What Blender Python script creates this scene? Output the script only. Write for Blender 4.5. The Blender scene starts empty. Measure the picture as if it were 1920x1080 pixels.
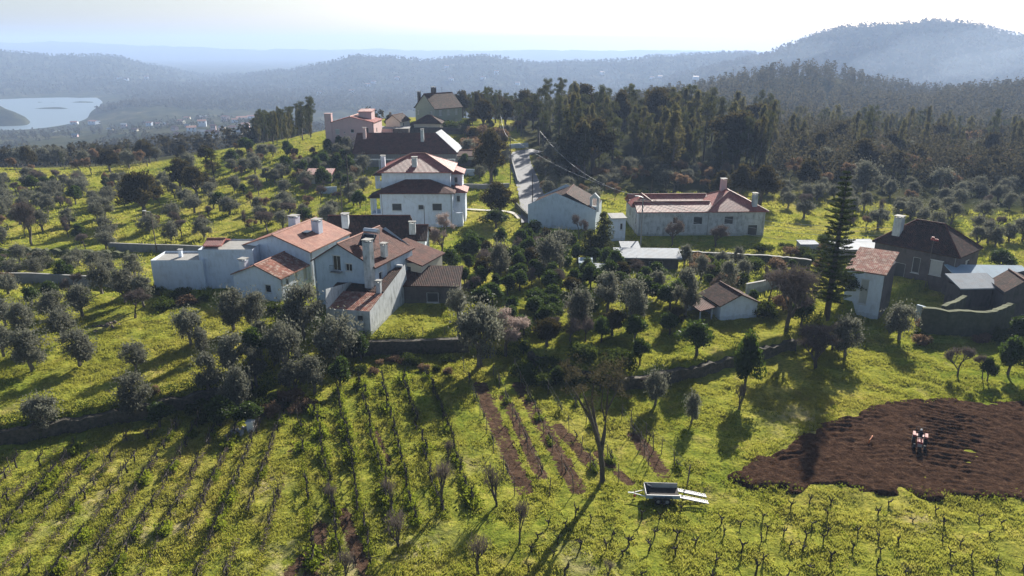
import bpy, math, random
import numpy as np
from mathutils import Vector, Matrix
rng = np.random.default_rng(11)
random.seed(5)
R = math.radians
sc = bpy.context.scene
C = sc.collection
# ------------------------------------------------------------------ camera, sky, sun, exposure
FPX, PITCH, CAMZ = 1400.0, R(18.0), 35.0
cam = bpy.data.objects.new("camera", bpy.data.cameras.new("camera"))
C.objects.link(cam); sc.camera = cam
cam.data.sensor_width = 36.0; cam.data.lens = 36.0 * FPX / 1920.0
cam.data.clip_start = 0.5; cam.data.clip_end = 40000
cam.location = (0, 0, CAMZ); cam.rotation_euler = (R(90) - PITCH, 0, 0)
SUN_AZ, SUN_EL = R(24), R(27)
w = bpy.data.worlds.new("World"); sc.world = w; w.use_nodes = True
nt = w.node_tree; bg = nt.nodes["Background"]
sky = nt.nodes.new("ShaderNodeTexSky"); sky.sky_type = 'NISHITA'; sky.sun_disc = False
sky.sun_elevation = SUN_EL; sky.sun_rotation = SUN_AZ
sky.air_density = 1.0; sky.dust_density = 1.6; sky.ozone_density = 1.2; sky.altitude = 200
nt.links.new(sky.outputs[0], bg.inputs[0]); bg.inputs[1].default_value = 0.05
sd = Vector((math.sin(SUN_AZ) * math.cos(SUN_EL), math.cos(SUN_AZ) * math.cos(SUN_EL), math.sin(SUN_EL)))
sl = bpy.data.lights.new("sun", 'SUN'); sl.energy = 5.0; sl.angle = R(0.6); sl.color = (1.0, 0.95, 0.86)
so = bpy.data.objects.new("sun", sl); C.objects.link(so)
so.rotation_euler = sd.to_track_quat('Z', 'Y').to_euler(); so.location = (60, 60, 120)
vs = sc.view_settings; vs.view_transform = 'Standard'; vs.look = 'None'; vs.gamma = 1.0; vs.exposure = 1.28
vs.use_curve_mapping = False
cy = sc.cycles
cy.max_bounces = 5; cy.diffuse_bounces = 2; cy.glossy_bounces = 2; cy.transmission_bounces = 3
cy.transparent_max_bounces = 16; cy.volume_bounces = 0; cy.use_denoising = True
cy.caustics_reflective = False; cy.caustics_refractive = False

# ------------------------------------------------------------------ numpy helpers
_perm = np.random.default_rng(3).random((256, 256))
def vnoise(x, y):
    xi = np.floor(x).astype(int); yi = np.floor(y).astype(int)
    fx = x - xi; fy = y - yi
    fx = fx * fx * (3 - 2 * fx); fy = fy * fy * (3 - 2 * fy)
    a = _perm[xi & 255, yi & 255]; b = _perm[(xi + 1) & 255, yi & 255]
    c = _perm[xi & 255, (yi + 1) & 255]; d = _perm[(xi + 1) & 255, (yi + 1) & 255]
    return (a * (1 - fx) + b * fx) * (1 - fy) + (c * (1 - fx) + d * fx) * fy - 0.5
def fbm(x, y, sc_, octv=4):
    s = 0; amp = 1; f = 1.0 / sc_
    for i in range(octv):
        s = s + amp * vnoise(x * f + 17.3 * i, y * f + 9.1 * i); amp *= 0.5; f *= 2.03
    return s
def sstep(a, b, x):
    t = np.clip((x - a) / (b - a), 0, 1); return t * t * (3 - 2 * t)
cp, sp = math.cos(PITCH), math.sin(PITCH)
def ray(px, py):
    a = (px - 960) / FPX; v = (540 - py) / FPX
    return a, cp + v * sp, -sp + v * cp
def proj(x, y, z):
    zc = y * cp - (z - CAMZ) * sp; yc = y * sp + (z - CAMZ) * cp
    return 960 + FPX * x / zc, 540 - FPX * yc / zc
def inpoly(px, py, poly):
    px = np.asarray(px); py = np.asarray(py); r = np.zeros(px.shape, bool); n = len(poly)
    for i in range(n):
        x0, y0 = poly[i]; x1, y1 = poly[(i + 1) % n]
        if y0 == y1: continue
        c = ((y0 > py) != (y1 > py)) & (px < (x1 - x0) * (py - y0) / (y1 - y0) + x0)
        r ^= c
    return r
# ------------------------------------------------------------------ terrain height
def zat(py, Y):      # height of the sight line through row py at distance Y
    a, dy, dz = ray(960, py); return CAMZ + Y * dz / dy
CPTS = []            # (u = X/Y, Y, z)
def cpt(px, Y, z):
    v = math.tan(math.atan2(z - CAMZ, Y) + PITCH); CPTS.append(((px - 960) / FPX / (cp + v * sp), Y, z))
for p_ in (-500, 200, 960, 1700, 2500):
    cpt(p_, 12, 0); cpt(p_, 30, 0); cpt(p_, 48, 0); cpt(p_, 62, 0)
for p_ in (-400, 0, 300): cpt(p_, 80, 0.3); cpt(p_, 100, 0.5)
for p_ in (650, 960): cpt(p_, 80, 0); cpt(p_, 100, 0.3); cpt(p_, 120, 0.8)
for p_ in (1300, 1650, 2000, 2500): cpt(p_, 80, 0); cpt(p_, 100, 0.2)
for p_ in (-400, 0, 300): cpt(p_, 130, 0.0); cpt(p_, 170, 0.5); cpt(p_, 215, 0.5)
cpt(600, 150, 1.5); cpt(780, 150, 1.5); cpt(960, 150, 1.8); cpt(1300, 140, 2.0); cpt(1700, 140, 1.0); cpt(2200, 140, .5)
cpt(520, 190, 3.5); cpt(700, 190, 4.5); cpt(980, 190, 3.8); cpt(1200, 185, 3); cpt(1600, 190, 2); cpt(2200, 190, 0)
cpt(480, 230, 5); cpt(700, 240, 9.5); cpt(860, 245, 10.0); cpt(980, 240, 7); cpt(1200, 230, 6); cpt(1500, 240, 2); cpt(2000, 240, -1)
cpt(400, 280, -2); cpt(560, 280, 3); cpt(700, 290, 8); cpt(900, 290, 8.5); cpt(1050, 300, 6); cpt(1250, 300, 2); cpt(1600, 310, -3); cpt(2100, 310, -5)
cpt(-400, 270, -7); cpt(0, 270, -7); cpt(250, 270, -5)
cpt(-300, 400, -28); cpt(100, 400, -27); cpt(350, 400, -22); cpt(560, 400, -16); cpt(800, 400, -8); cpt(1000, 420, -8); cpt(1300, 450, -14)
cpt(1600, 450, -16); cpt(2000, 430, -16)
cpt(-300, 650, -62); cpt(100, 650, -58); cpt(350, 650, -44); cpt(560, 650, -48); cpt(800, 650, -50); cpt(1000, 650, -38)
cpt(1100, 620, -18); cpt(1300, 640, -8); cpt(1420, 680, 4); cpt(1510, 700, 9); cpt(1600, 690, 2); cpt(1690, 660, -18)
cpt(1800, 640, -9); cpt(1920, 640, -3); cpt(2100, 640, 0); cpt(2500, 640, 0)
cpt(100, 900, -72); cpt(300, 900, -62); cpt(430, 950, -59); cpt(560, 950, -62); cpt(800, 1000, -80); cpt(1100, 1000, -70); cpt(1400, 1000, -40)
cpt(1700, 1000, -55); cpt(2100, 1000, -40); cpt(-300, 900, -80)
for p_ in (-500, 0, 120): cpt(p_, 1150, -92)
cpt(260, 1150, -82); cpt(430, 1200, -76); cpt(560, 1200, -84); cpt(900, 1300, -105)
for p_ in (-500, 0, 115, 205, 420, 700, 1100, 1500, 2000, 2600):
    for y_ in (1550, 2300, 5000, 16000): cpt(p_, y_, (-112 if y_ < 2500 else -90) if p_ < 150 else -88)
CP = np.array(CPTS); cu = CP[:, 0] * 3.0; cv = np.log(CP[:, 1]) * 3.0
def _k(du, dv): r = np.sqrt(du * du + dv * dv + 0.02); return r
A_ = _k(cu[:, None] - cu[None], cv[:, None] - cv[None]) ; n_ = len(cu)
M_ = np.zeros((n_ + 1, n_ + 1)); M_[:n_, :n_] = A_; M_[n_, :n_] = 1; M_[:n_, n_] = 1
W_ = np.linalg.solve(M_, np.append(CP[:, 2], 0))
WATER_Z = -98.0
# ridges: (distance, half width, [(px, py)...]) skyline as seen from the drone
RIDGES = [
 (1390, 70, [(-900, 185), (-300, 185), (-100, 188), (0, 195), (25, 203), (42, 214), (54, 232), (70, 262), (100, 320), (2800, 400)]),
 (8800, 1500, [(-900, 84), (0, 80), (150, 79), (230, 83), (340, 87), (500, 92), (700, 92), (900, 94), (1100, 94), (1300, 96), (1920, 97), (2800, 97)]),
 (6200, 900, [(-900, 110), (0, 118), (250, 124), (420, 122), (520, 118), (600, 120), (640, 126), (800, 124), (950, 116), (1050, 120), (1200, 122), (1500, 122), (2800, 122)]),
 (3350, 900, [(-900, 80), (-200, 90), (0, 95), (60, 99), (120, 106), (200, 106), (245, 109), (275, 118), (330, 130), (400, 146), (470, 158), (700, 190), (2800, 200)]),
 (2900, 620, [(-900, 260), (120, 230), (200, 200), (260, 184), (330, 166), (400, 153), (480, 142), (560, 131), (620, 121), (665, 108), (700, 107), (740, 109), (800, 117), (850, 110), (900, 106), (930, 108), (970, 116), (1010, 121), (1100, 116), (1200, 111), (1300, 102), (1400, 101), (1500, 105), (1700, 110), (2800, 120)]),
 (1880, 26, [(-900, 330), (30, 330), (52, 205), (75, 191.2), (150, 191.0), (176, 192), (190, 205), (230, 330), (2800, 400)]),
 (1700, 30, [(-900, 330), (35, 330), (55, 202.2), (80, 201.4), (115, 201.6), (135, 205), (150, 330), (2800, 400)]),
 (2150, 420, [(-900, 300), (1000, 260), (1150, 190), (1250, 150), (1330, 128), (1400, 110), (1440, 97), (1480, 82), (1520, 65), (1560, 54), (1620, 49), (1680, 46), (1720, 40), (1770, 44), (1810, 52), (1870, 67), (1920, 70), (2100, 90), (2300, 110), (2800, 140)]),
]
def G(x, y):
    x = np.asarray(x, float); y = np.asarray(y, float); shp = np.broadcast(x, y).shape
    x = np.broadcast_to(x, shp).ravel(); y = np.broadcast_to(y, shp).ravel()
    yy = np.maximum(y, 5.0); u = x / yy; L = np.log(yy) * 3; U = u * 3
    out = np.empty(x.shape)
    for i in range(0, len(x), 60000):
        s = slice(i, i + 60000)
        out[s] = _k(U[s, None] - cu[None], L[s, None] - cv[None]) @ W_[:-1] + W_[-1]
    ppx = u * 1436 + 960
    far = yy > 1200
    if far.any():
        yf = yy[far]; pf = ppx[far]; xf = x[far]; b = out[far]; best = b
        nz = fbm(xf, yf, 700, 4)
        for D, hw, pts in RIDGES:
            P = np.array(pts, float); py_ = np.interp(pf, P[:, 0], P[:, 1]) + 3.2 * vnoise(pf / 55 + D, pf * 0) + 1.6 * vnoise(pf / 17 + D, pf * 0 + 5)
            zt = CAMZ + D * np.array(ray(960, py_)[2]) / ray(960, py_)[1]
            t = (yf - D) / hw
            prof = np.exp(-t * t) * (1 + 0.28 * nz * (np.abs(t) > 0.25) * np.minimum(1, np.abs(t)))
            best = np.maximum(best, -112 + (zt + 112) * prof)
        out[far] = best
    # terrace step up behind the retaining walls
    out = out + 1.8 * sstep(-0.35, 0.35, terr_side(x, y)) * (1 - sstep(95, 125, y))
    return out.reshape(shp)
TERR = [(-60, 56.0), (-47, 61.0), (-34, 67.8), (-26, 73.0), (-18.5, 82.2), (-4.5, 83.2), (0, 82), (5.5, 76.5), (11.8, 72.6), (20, 76), (34, 84.0), (44, 94), (80, 118)]
TX = np.array([p[0] for p in TERR]); TY = np.array([p[1] for p in TERR])
def terr_side(x, y):
    return (y - np.interp(x, TX, TY)) * 0.85
def at(px, py, h=0.0):
    """the point at height h above the ground seen through photo pixel (px, py)"""
    a, dy, dz = ray(px, py)
    Ys = np.exp(np.linspace(math.log(15), math.log(9000), 1400))
    X = Ys * a / dy; Z = CAMZ + Ys * dz / dy
    d = Z - (G(X, Ys) + h)
    i = int(np.argmax(d < 0)); i = max(i, 1)
    t = d[i - 1] / (d[i - 1] - d[i] + 1e-9)
    Y = Ys[i - 1] + (Ys[i] - Ys[i - 1]) * t
    return Vector((Y * a / dy, Y, CAMZ + Y * dz / dy))
def g1(x, y): return float(G(np.array([x]), np.array([y]))[0])

# ------------------------------------------------------------------ mesh helpers
def tag(o, label=None, cat=None, group=None, kind=None):
    if label: o["label"] = label
    if cat: o["category"] = cat
    if group: o["group"] = group
    if kind: o["kind"] = kind
    return o
def link(name, me, mat=None, parent=None):
    o = bpy.data.objects.new(name, me); C.objects.link(o)
    if mat is not None and len(me.materials) == 0: me.materials.append(mat)
    if parent is not None: o.parent = parent
    return o
def empty(name, loc, yaw=0.0, **kw):
    o = bpy.data.objects.new(name, None); C.objects.link(o); o.location = loc; o.rotation_euler = (0, 0, yaw)
    o.empty_display_size = 0.5; tag(o, **kw); return o
def npmesh(name, V, F, mat, uv=None, smooth=False):
    """V (n,3), F (m,k) all same k"""
    V = np.ascontiguousarray(V, np.float32); F = np.ascontiguousarray(F, np.int32)
    me = bpy.data.meshes.new(name); k = F.shape[1]
    me.vertices.add(len(V)); me.vertices.foreach_set("co", V.ravel())
    me.loops.add(F.size); me.loops.foreach_set("vertex_index", F.ravel())
    me.polygons.add(len(F)); me.polygons.foreach_set("loop_start", np.arange(0, F.size, k, dtype=np.int32))
    me.polygons.foreach_set("loop_total", np.full(len(F), k, np.int32))
    if smooth: me.polygons.foreach_set("use_smooth", np.ones(len(F), bool))
    me.update(calc_edges=True)
    if mat: me.materials.append(mat)
    return me
class MB:
    def __init__(s): s.v = []; s.f = []; s.uv = []
    def face(s, pts, uv=None):
        n = len(s.v); s.v += [tuple(p) for p in pts]; s.f.append(tuple(range(n, n + len(pts))))
        s.uv.append(uv if uv else [(0, 0)] * len(pts)); return s
    def box(s, x0, y0, z0, x1, y1, z1):
        P = [(x0, y0, z0), (x1, y0, z0), (x1, y1, z0), (x0, y1, z0), (x0, y0, z1), (x1, y0, z1), (x1, y1, z1), (x0, y1, z1)]
        for q in ((0, 3, 2, 1), (4, 5, 6, 7), (0, 1, 5, 4), (1, 2, 6, 5), (2, 3, 7, 6), (3, 0, 4, 7)):
            s.face([P[i] for i in q])
        return s
    def tube(s, pts, rad, n=8, cap=True):
        pts = [Vector(p) for p in pts]
        if not hasattr(rad, '__len__'): rad = [rad] * len(pts)
        rings = []
        for i, p in enumerate(pts):
            d = (pts[min(i + 1, len(pts) - 1)] - pts[max(i - 1, 0)]).normalized()
            a = d.cross(Vector((0, 0, 1)));
            if a.length < 0.1: a = d.cross(Vector((0, 1, 0)))
            a.normalize(); b = d.cross(a)
            rings.append([p + (a * math.cos(t) + b * math.sin(t)) * rad[i] for t in [2 * math.pi * k / n for k in range(n)]])
        for i in range(len(rings) - 1):
            for k in range(n):
                s.face([rings[i][k], rings[i][(k + 1) % n], rings[i + 1][(k + 1) % n], rings[i + 1][k]])
        if cap: s.face(rings[-1]); s.face(rings[0][::-1])
        return s
    def prism(s, poly, y0, y1):   # polygon in xz extruded along y
        n = len(poly)
        s.face([(p[0], y0, p[1]) for p in poly]); s.face([(p[0], y1, p[1]) for p in poly][::-1])
        for i in range(n):
            a, b = poly[i], poly[(i + 1) % n]
            s.face([(a[0], y0, a[1]), (a[0], y1, a[1]), (b[0], y1, b[1]), (b[0], y0, b[1])])
        return s
    def build(s, name, mat, parent=None, smooth=False):
        me = bpy.data.meshes.new(name); me.from_pydata(s.v, [], s.f)
        l = me.uv_layers.new(name="UVMap"); flat = [c for f in s.uv for p in f for c in p]
        l.data.foreach_set("uv", flat)
        if smooth:
            for p in me.polygons: p.use_smooth = True
        me.update()
        return link(name, me, mat, parent)
# ------------------------------------------------------------------ materials
def newmat(name):
    m = bpy.data.materials.new(name); m.use_nodes = True; m.node_tree.nodes.clear()
    N = m.node_tree.nodes; out = N.new("ShaderNodeOutputMaterial"); return m, N, m.node_tree.links, out
def nod(N, L, t, ins=None, **at_):
    n = N.new("ShaderNode" + t)
    for k, v in at_.items(): setattr(n, k, v)
    for k, v in (ins or {}).items():
        if hasattr(v, "is_output") or isinstance(v, bpy.types.NodeSocket): L.new(v, n.inputs[k])
        else: n.inputs[k].default_value = v
    return n
def c4(c): return (c[0], c[1], c[2], 1)
def noise(N, L, co, scale, detail=4, rough=0.6):
    return nod(N, L, "TexNoise", {"Vector": co, "Scale": scale, "Detail": detail, "Roughness": rough}).outputs[0]
def ramp(N, L, fac, stops):
    r = nod(N, L, "ValToRGB", {"Fac": fac}); e = r.color_ramp.elements
    while len(e) < len(stops): e.new(0.5)
    for i, (p, c) in enumerate(stops): e[i].position = p; e[i].color = c4(c)
    return r.outputs[0]
def mix(N, L, f, a, b, bt='MIX'):
    n = N.new("ShaderNodeMix"); n.data_type = 'RGBA'; n.blend_type = bt
    for k, v in ((0, f), (6, a), (7, b)):
        if isinstance(v, bpy.types.NodeSocket): L.new(v, n.inputs[k])
        else: n.inputs[k].default_value = v if k == 0 else c4(v)
    return n.outputs[2]
def mth(N, L, op, a, b=0.0, c=0.0):
    n = N.new("ShaderNodeMath"); n.operation = op
    for k, v in enumerate((a, b, c)):
        if isinstance(v, bpy.types.NodeSocket): L.new(v, n.inputs[k])
        else: n.inputs[k].default_value = v
    return n.outputs[0]
def leafmat(name, c1, c2, trans=0.35, rim=None, spec=0.0, ob=0.5):
    """leaf colour varies leaf by leaf and tree by tree"""
    m, N, L, out = newmat(name)
    g = nod(N, L, "NewGeometry"); oi = nod(N, L, "ObjectInfo")
    col = mix(N, L, g.outputs["Random Per Island"], c1, c2)
    f = mth(N, L, 'MULTIPLY_ADD', oi.outputs["Random"], ob, 1 - ob * 0.5)
    col = mix(N, L, 1.0, col, nod(N, L, "CombineColor", {0: f, 1: f, 2: f}).outputs[0], 'MULTIPLY')
    d = nod(N, L, "BsdfDiffuse", {"Color": col}); t = nod(N, L, "BsdfTranslucent", {"Color": mix(N, L, 0.35, col, rim or c2)})
    ms = nod(N, L, "MixShader", {0: trans, 1: d.outputs[0], 2: t.outputs[0]})
    o = ms.outputs[0]
    if spec > 0:
        gl = nod(N, L, "BsdfGlossy", {"Color": (0.8, 0.8, 0.8, 1), "Roughness": 0.45})
        o = nod(N, L, "MixShader", {0: spec, 1: o, 2: gl.outputs[0]}).outputs[0]
    L.new(o, out.inputs[0]); return m
def solid(name, c1, c2=None, rough=0.8, scale=2.0, bump=0.0, bscale=20, metal=0.0, contrast=0.5, obj=True, spec=0.5):
    m, N, L, out = newmat(name)
    tc = nod(N, L, "TexCoord"); co = tc.outputs["Object"]
    c2 = c2 or tuple(0.75 * x for x in c1)
    n = noise(N, L, co, scale, 5, 0.65)
    lo = 0.5 - contrast * 0.5; hi = 0.5 + contrast * 0.5
    col = ramp(N, L, n, [(lo, c2), (hi, c1)])
    b = nod(N, L, "BsdfPrincipled", {"Base Color": col, "Roughness": rough, "Metallic": metal, "Specular IOR Level": spec})
    if bump:
        bn = nod(N, L, "Bump", {"Strength": min(1, bump), "Distance": 0.05, "Height": noise(N, L, co, bscale, 4)})
        L.new(bn.outputs[0], b.inputs["Normal"])
    L.new(b.outputs[0], out.inputs[0]); return m
def plaster(name, base, stain, amt=0.5, moss=None):
    m, N, L, out = newmat(name)
    tc = nod(N, L, "TexCoord"); co = tc.outputs["Object"]
    mp = nod(N, L, "Mapping", {"Vector": co, "Scale": (1.1, 1.1, 0.42)})
    streak = noise(N, L, mp.outputs[0], 1.6, 6, 0.7)
    blot = noise(N, L, co, 0.45, 6, 0.7)
    f = mth(N, L, 'MULTIPLY', mth(N, L, 'MULTIPLY', ramp(N, L, streak, [(0.42, (0, 0, 0)), (0.72, (1, 1, 1))]), ramp(N, L, blot, [(0.35, (0, 0, 0)), (0.65, (1, 1, 1))])), amt * 1.6)
    f = mth(N, L, 'MINIMUM', mth(N, L, 'ADD', f, mth(N, L, 'MULTIPLY', noise(N, L, co, 6, 4), amt * 0.35)), 1.0)
    col = mix(N, L, f, base, stain)
    # grime rising from the foot of the wall, a stain with its own ragged outline
    z = nod(N, L, "SeparateXYZ", {0: co}).outputs[2]
    gr = mth(N, L, 'LESS_THAN', z, mth(N, L, 'MULTIPLY', noise(N, L, co, 1.3, 5), 1.6))
    col = mix(N, L, mth(N, L, 'MULTIPLY', gr, 0.4 * amt), col, moss or (0.16, 0.17, 0.12))
    b = nod(N, L, "BsdfPrincipled", {"Base Color": col, "Roughness": 0.9, "Specular IOR Level": 0.2})
    bn = nod(N, L, "Bump", {"Strength": 0.35, "Distance": 0.03, "Height": noise(N, L, co, 9, 5)})
    L.new(bn.outputs[0], b.inputs["Normal"]); L.new(b.outputs[0], out.inputs[0]); return m
def tiles(name, ca, cb, cc, patch=0.5, gloss=0.55, pale=(0.55, 0.5, 0.42), pamt=0.0, spec=0.25):
    """Roman tile roof in metres of UV: u along the eave, v up the slope"""
    m, N, L, out = newmat(name)
    uv = nod(N, L, "UVMap"); s = nod(N, L, "SeparateXYZ", {0: uv.outputs[0]}); u, v = s.outputs[0], s.outputs[1]
    ut = mth(N, L, 'DIVIDE', u, 0.24); vt = mth(N, L, 'DIVIDE', v, 0.40)
    cell = nod(N, L, "CombineXYZ", {0: mth(N, L, 'FLOOR', ut), 1: mth(N, L, 'FLOOR', vt)})
    wn = nod(N, L, "TexWhiteNoise", {"Vector": cell.outputs[0]}); wn.noise_dimensions = '2D'
    col = mix(N, L, wn.outputs[0], ca, cb)
    tc = nod(N, L, "TexCoord"); co = tc.outputs["Object"]
    n = noise(N, L, co, 0.6, 6, 0.7)
    col = mix(N, L, mth(N, L, 'MULTIPLY', ramp(N, L, n, [(0.42, (0, 0, 0)), (0.6, (1, 1, 1))]), patch), col, cc)
    if pamt:
        n2 = noise(N, L, co, 1.7, 6, 0.75)
        col = mix(N, L, mth(N, L, 'MULTIPLY', ramp(N, L, n2, [(0.50, (0, 0, 0)), (0.58, (1, 1, 1))]), pamt), col, pale)
    hw = mth(N, L, 'ABSOLUTE', mth(N, L, 'SINE', mth(N, L, 'MULTIPLY', ut, math.pi)))
    hv = mth(N, L, 'FRACT', vt)
    h = mth(N, L, 'SUBTRACT', hw, mth(N, L, 'MULTIPLY', hv, 0.35))
    bn = nod(N, L, "Bump", {"Strength": 0.9, "Distance": 0.07, "Height": h})
    b = nod(N, L, "BsdfPrincipled", {"Base Color": col, "Roughness": gloss, "Specular IOR Level": spec, "Normal": bn.outputs[0]})
    L.new(b.outputs[0], out.inputs[0]); return m
def metalroof(name, c, rust=0.2):
    m, N, L, out = newmat(name)
    uv = nod(N, L, "UVMap"); s = nod(N, L, "SeparateXYZ", {0: uv.outputs[0]})
    h = mth(N, L, 'SINE', mth(N, L, 'MULTIPLY', s.outputs[0], 2 * math.pi / 0.18))
    tc = nod(N, L, "TexCoord"); n = noise(N, L, tc.outputs["Object"], 0.9, 6, 0.7)
    sheet = nod(N, L, "TexWhiteNoise", {"Vector": nod(N, L, "CombineXYZ", {0: mth(N, L, 'FLOOR', mth(N, L, 'DIVIDE', s.outputs[0], 0.95)), 1: mth(N, L, 'FLOOR', mth(N, L, 'DIVIDE', s.outputs[1], 2.3))}).outputs[0]}).outputs[0]
    col = mix(N, L, mth(N, L, 'MULTIPLY', ramp(N, L, n, [(0.5, (0, 0, 0)), (0.7, (1, 1, 1))]), rust), c, (0.25, 0.16, 0.10))
    col = mix(N, L, mth(N, L, 'MULTIPLY', sheet, 0.35), col, tuple(0.55 * x for x in c))
    bn = nod(N, L, "Bump", {"Strength": 0.8, "Distance": 0.03, "Height": h})
    b = nod(N, L, "BsdfPrincipled", {"Base Color": col, "Roughness": 0.7, "Metallic": 0.0, "Specular IOR Level": 0.25, "Normal": bn.outputs[0]})
    L.new(b.outputs[0], out.inputs[0]); return m
M = {}
M['white'] = plaster("white_plaster", (0.70, 0.76, 0.85), (0.42, 0.44, 0.46), 0.55)
M['bluewhite'] = plaster("blue_plaster", (0.50, 0.58, 0.66), (0.28, 0.33, 0.38), 0.6)
M['oldwhite'] = plaster("weathered_plaster", (0.58, 0.60, 0.61), (0.22, 0.23, 0.22), 0.9)
M['grey'] = plaster("grey_plaster", (0.26, 0.25, 0.25), (0.15, 0.15, 0.14), 0.7)
M['darkgrey'] = plaster("dark_grey_plaster", (0.12, 0.105, 0.10), (0.045, 0.043, 0.04), 0.8)
M['pink'] = plaster("pink_plaster", (0.60, 0.43, 0.42), (0.42, 0.33, 0.32), 0.5)
M['olivewall'] = plaster("green_grey_plaster", (0.36, 0.38, 0.30), (0.25, 0.26, 0.21), 0.5)
M['cream'] = plaster("cream_plaster", (0.66, 0.60, 0.48), (0.42, 0.38, 0.30), 0.5)
M['tile_red'] = tiles("red_tile", (0.24, 0.05, 0.035), (0.36, 0.10, 0.075), (0.10, 0.035, 0.028), 0.5, spec=0.35)
M['tile_pink'] = tiles("faded_red_tile", (0.30, 0.12, 0.08), (0.38, 0.19, 0.13), (0.19, 0.09, 0.065), 0.5)
M['tile_patch'] = tiles("lichen_tile", (0.20, 0.075, 0.055), (0.30, 0.14, 0.10), (0.10, 0.06, 0.045), 0.6, pamt=0.4, spec=0.06, gloss=0.85)
M['tile_dark'] = tiles("dark_tile", (0.035, 0.022, 0.018), (0.065, 0.036, 0.028), (0.03, 0.026, 0.02), 0.6, pale=(0.16, 0.07, 0.05), pamt=0.35, spec=0.08, gloss=0.8)
M['tile_brown'] = tiles("brown_tile", (0.085, 0.033, 0.024), (0.13, 0.052, 0.038), (0.045, 0.026, 0.02), 0.6, pale=(0.2, 0.12, 0.09), pamt=0.15, spec=0.1, gloss=0.75)
M['metal_white'] = metalroof("pale_metal_sheet", (0.30, 0.33, 0.36), 0.35)
M['metal_blue'] = metalroof("blue_grey_sheet", (0.32, 0.42, 0.50), 0.2)
M['glass'] = solid("dark_window_glass", (0.02, 0.024, 0.03), (0.012, 0.014, 0.018), 0.12)
M['shutter'] = solid("dark_shutter", (0.045, 0.05, 0.05), (0.03, 0.03, 0.03), 0.6)
M['frame'] = solid("pale_frame", (0.62, 0.62, 0.60), (0.5, 0.5, 0.48), 0.6)
M['lightshutter'] = solid("pale_shutter", (0.50, 0.50, 0.46), (0.40, 0.40, 0.37), 0.7)
M['wood'] = solid("weathered_wood", (0.17, 0.13, 0.10), (0.09, 0.07, 0.055), 0.9, 6, 0.4)
M['darkwood'] = solid("dark_wood", (0.045, 0.034, 0.027), (0.022, 0.018, 0.014), 0.9, 6, 0.4)
M['bark'] = solid("bark", (0.12, 0.095, 0.075), (0.05, 0.042, 0.035), 0.95, 5, 0.6, 14)
M['bark_grey'] = solid("grey_bark", (0.20, 0.17, 0.145), (0.09, 0.075, 0.06), 0.95, 5, 0.6, 14)
M['stone'] = solid("mossy_stone", (0.10, 0.10, 0.065), (0.035, 0.04, 0.02), 0.95, 1.6, 0.9, 5)
M['drystone'] = solid("dry_stone", (0.11, 0.09, 0.065), (0.03, 0.028, 0.018), 0.95, 3.2, 1.0, 4, contrast=0.3)
M['moss'] = solid("moss_top", (0.09, 0.10, 0.03), (0.04, 0.045, 0.014), 0.95, 3, 0.8, 9)
M['concrete'] = solid("concrete", (0.34, 0.33, 0.31), (0.22, 0.21, 0.19), 0.9, 1.5, 0.3)
M['steel'] = solid("galvanised_steel", (0.62, 0.63, 0.65), (0.48, 0.49, 0.5), 0.35, 3, metal=0.6)
M['rubber'] = solid("tyre_rubber", (0.02, 0.02, 0.02), (0.012, 0.012, 0.012), 0.85)
M['redpaint'] = solid("red_paint", (0.35, 0.03, 0.02), (0.2, 0.02, 0.015), 0.65)
M['whitepaint'] = solid("white_paint", (0.8, 0.8, 0.78), (0.7, 0.7, 0.68), 0.35)
M['wire'] = solid("power_cable", (0.42, 0.42, 0.43), (0.35, 0.35, 0.35), 0.4, metal=0.5)
M['cloth'] = solid("dark_cloth", (0.03, 0.035, 0.06), (0.02, 0.022, 0.04), 0.9)
M['skin'] = solid("skin", (0.45, 0.27, 0.2), (0.4, 0.24, 0.18), 0.6)
M['orange'] = solid("orange_plastic", (0.65, 0.18, 0.04), (0.5, 0.12, 0.03), 0.6)
# foliage
M['olive'] = leafmat("olive_leaves", (0.024, 0.027, 0.017), (0.20, 0.20, 0.15), 0.30, (0.42, 0.42, 0.30), 0.012)
M['citrus'] = leafmat("citrus_leaves", (0.016, 0.028, 0.007), (0.045, 0.075, 0.013), 0.3, (0.18, 0.27, 0.03), 0.015)
M['oak'] = leafmat("oak_leaves", (0.020, 0.022, 0.010), (0.065, 0.055, 0.024), 0.28, (0.22, 0.17, 0.05))
M['euca'] = leafmat("eucalyptus_leaves", (0.024, 0.034, 0.015), (0.10, 0.10, 0.042), 0.40, (0.36, 0.30, 0.09), 0.01, 0.9)
M['farwood'] = leafmat("far_wood_leaves", (0.035, 0.038, 0.024), (0.085, 0.075, 0.045), 0.25, (0.16, 0.13, 0.06))
M['pine'] = leafmat("pine_needles", (0.018, 0.028, 0.013), (0.065, 0.078, 0.03), 0.3, (0.24, 0.23, 0.07), 0, 0.8)
M['brown'] = leafmat("brown_leaves", (0.10, 0.07, 0.045), (0.20, 0.13, 0.085), 0.4, (0.34, 0.22, 0.12), 0, 0.7)
M['araucaria'] = leafmat("araucaria_needles", (0.028, 0.045, 0.015), (0.055, 0.075, 0.022), 0.2, (0.14, 0.17, 0.04))
M['twig'] = leafmat("bare_twigs", (0.09, 0.07, 0.06), (0.19, 0.15, 0.135), 0.15, (0.3, 0.25, 0.2))
M['vineweed'] = leafmat("row_weeds", (0.05, 0.085, 0.012), (0.15, 0.18, 0.02), 0.5, (0.40, 0.44, 0.04), 0, 0.7)
M['blossom'] = leafmat("dry_blossom", (0.22, 0.17, 0.14), (0.36, 0.28, 0.25), 0.4, (0.5, 0.4, 0.35))
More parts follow.
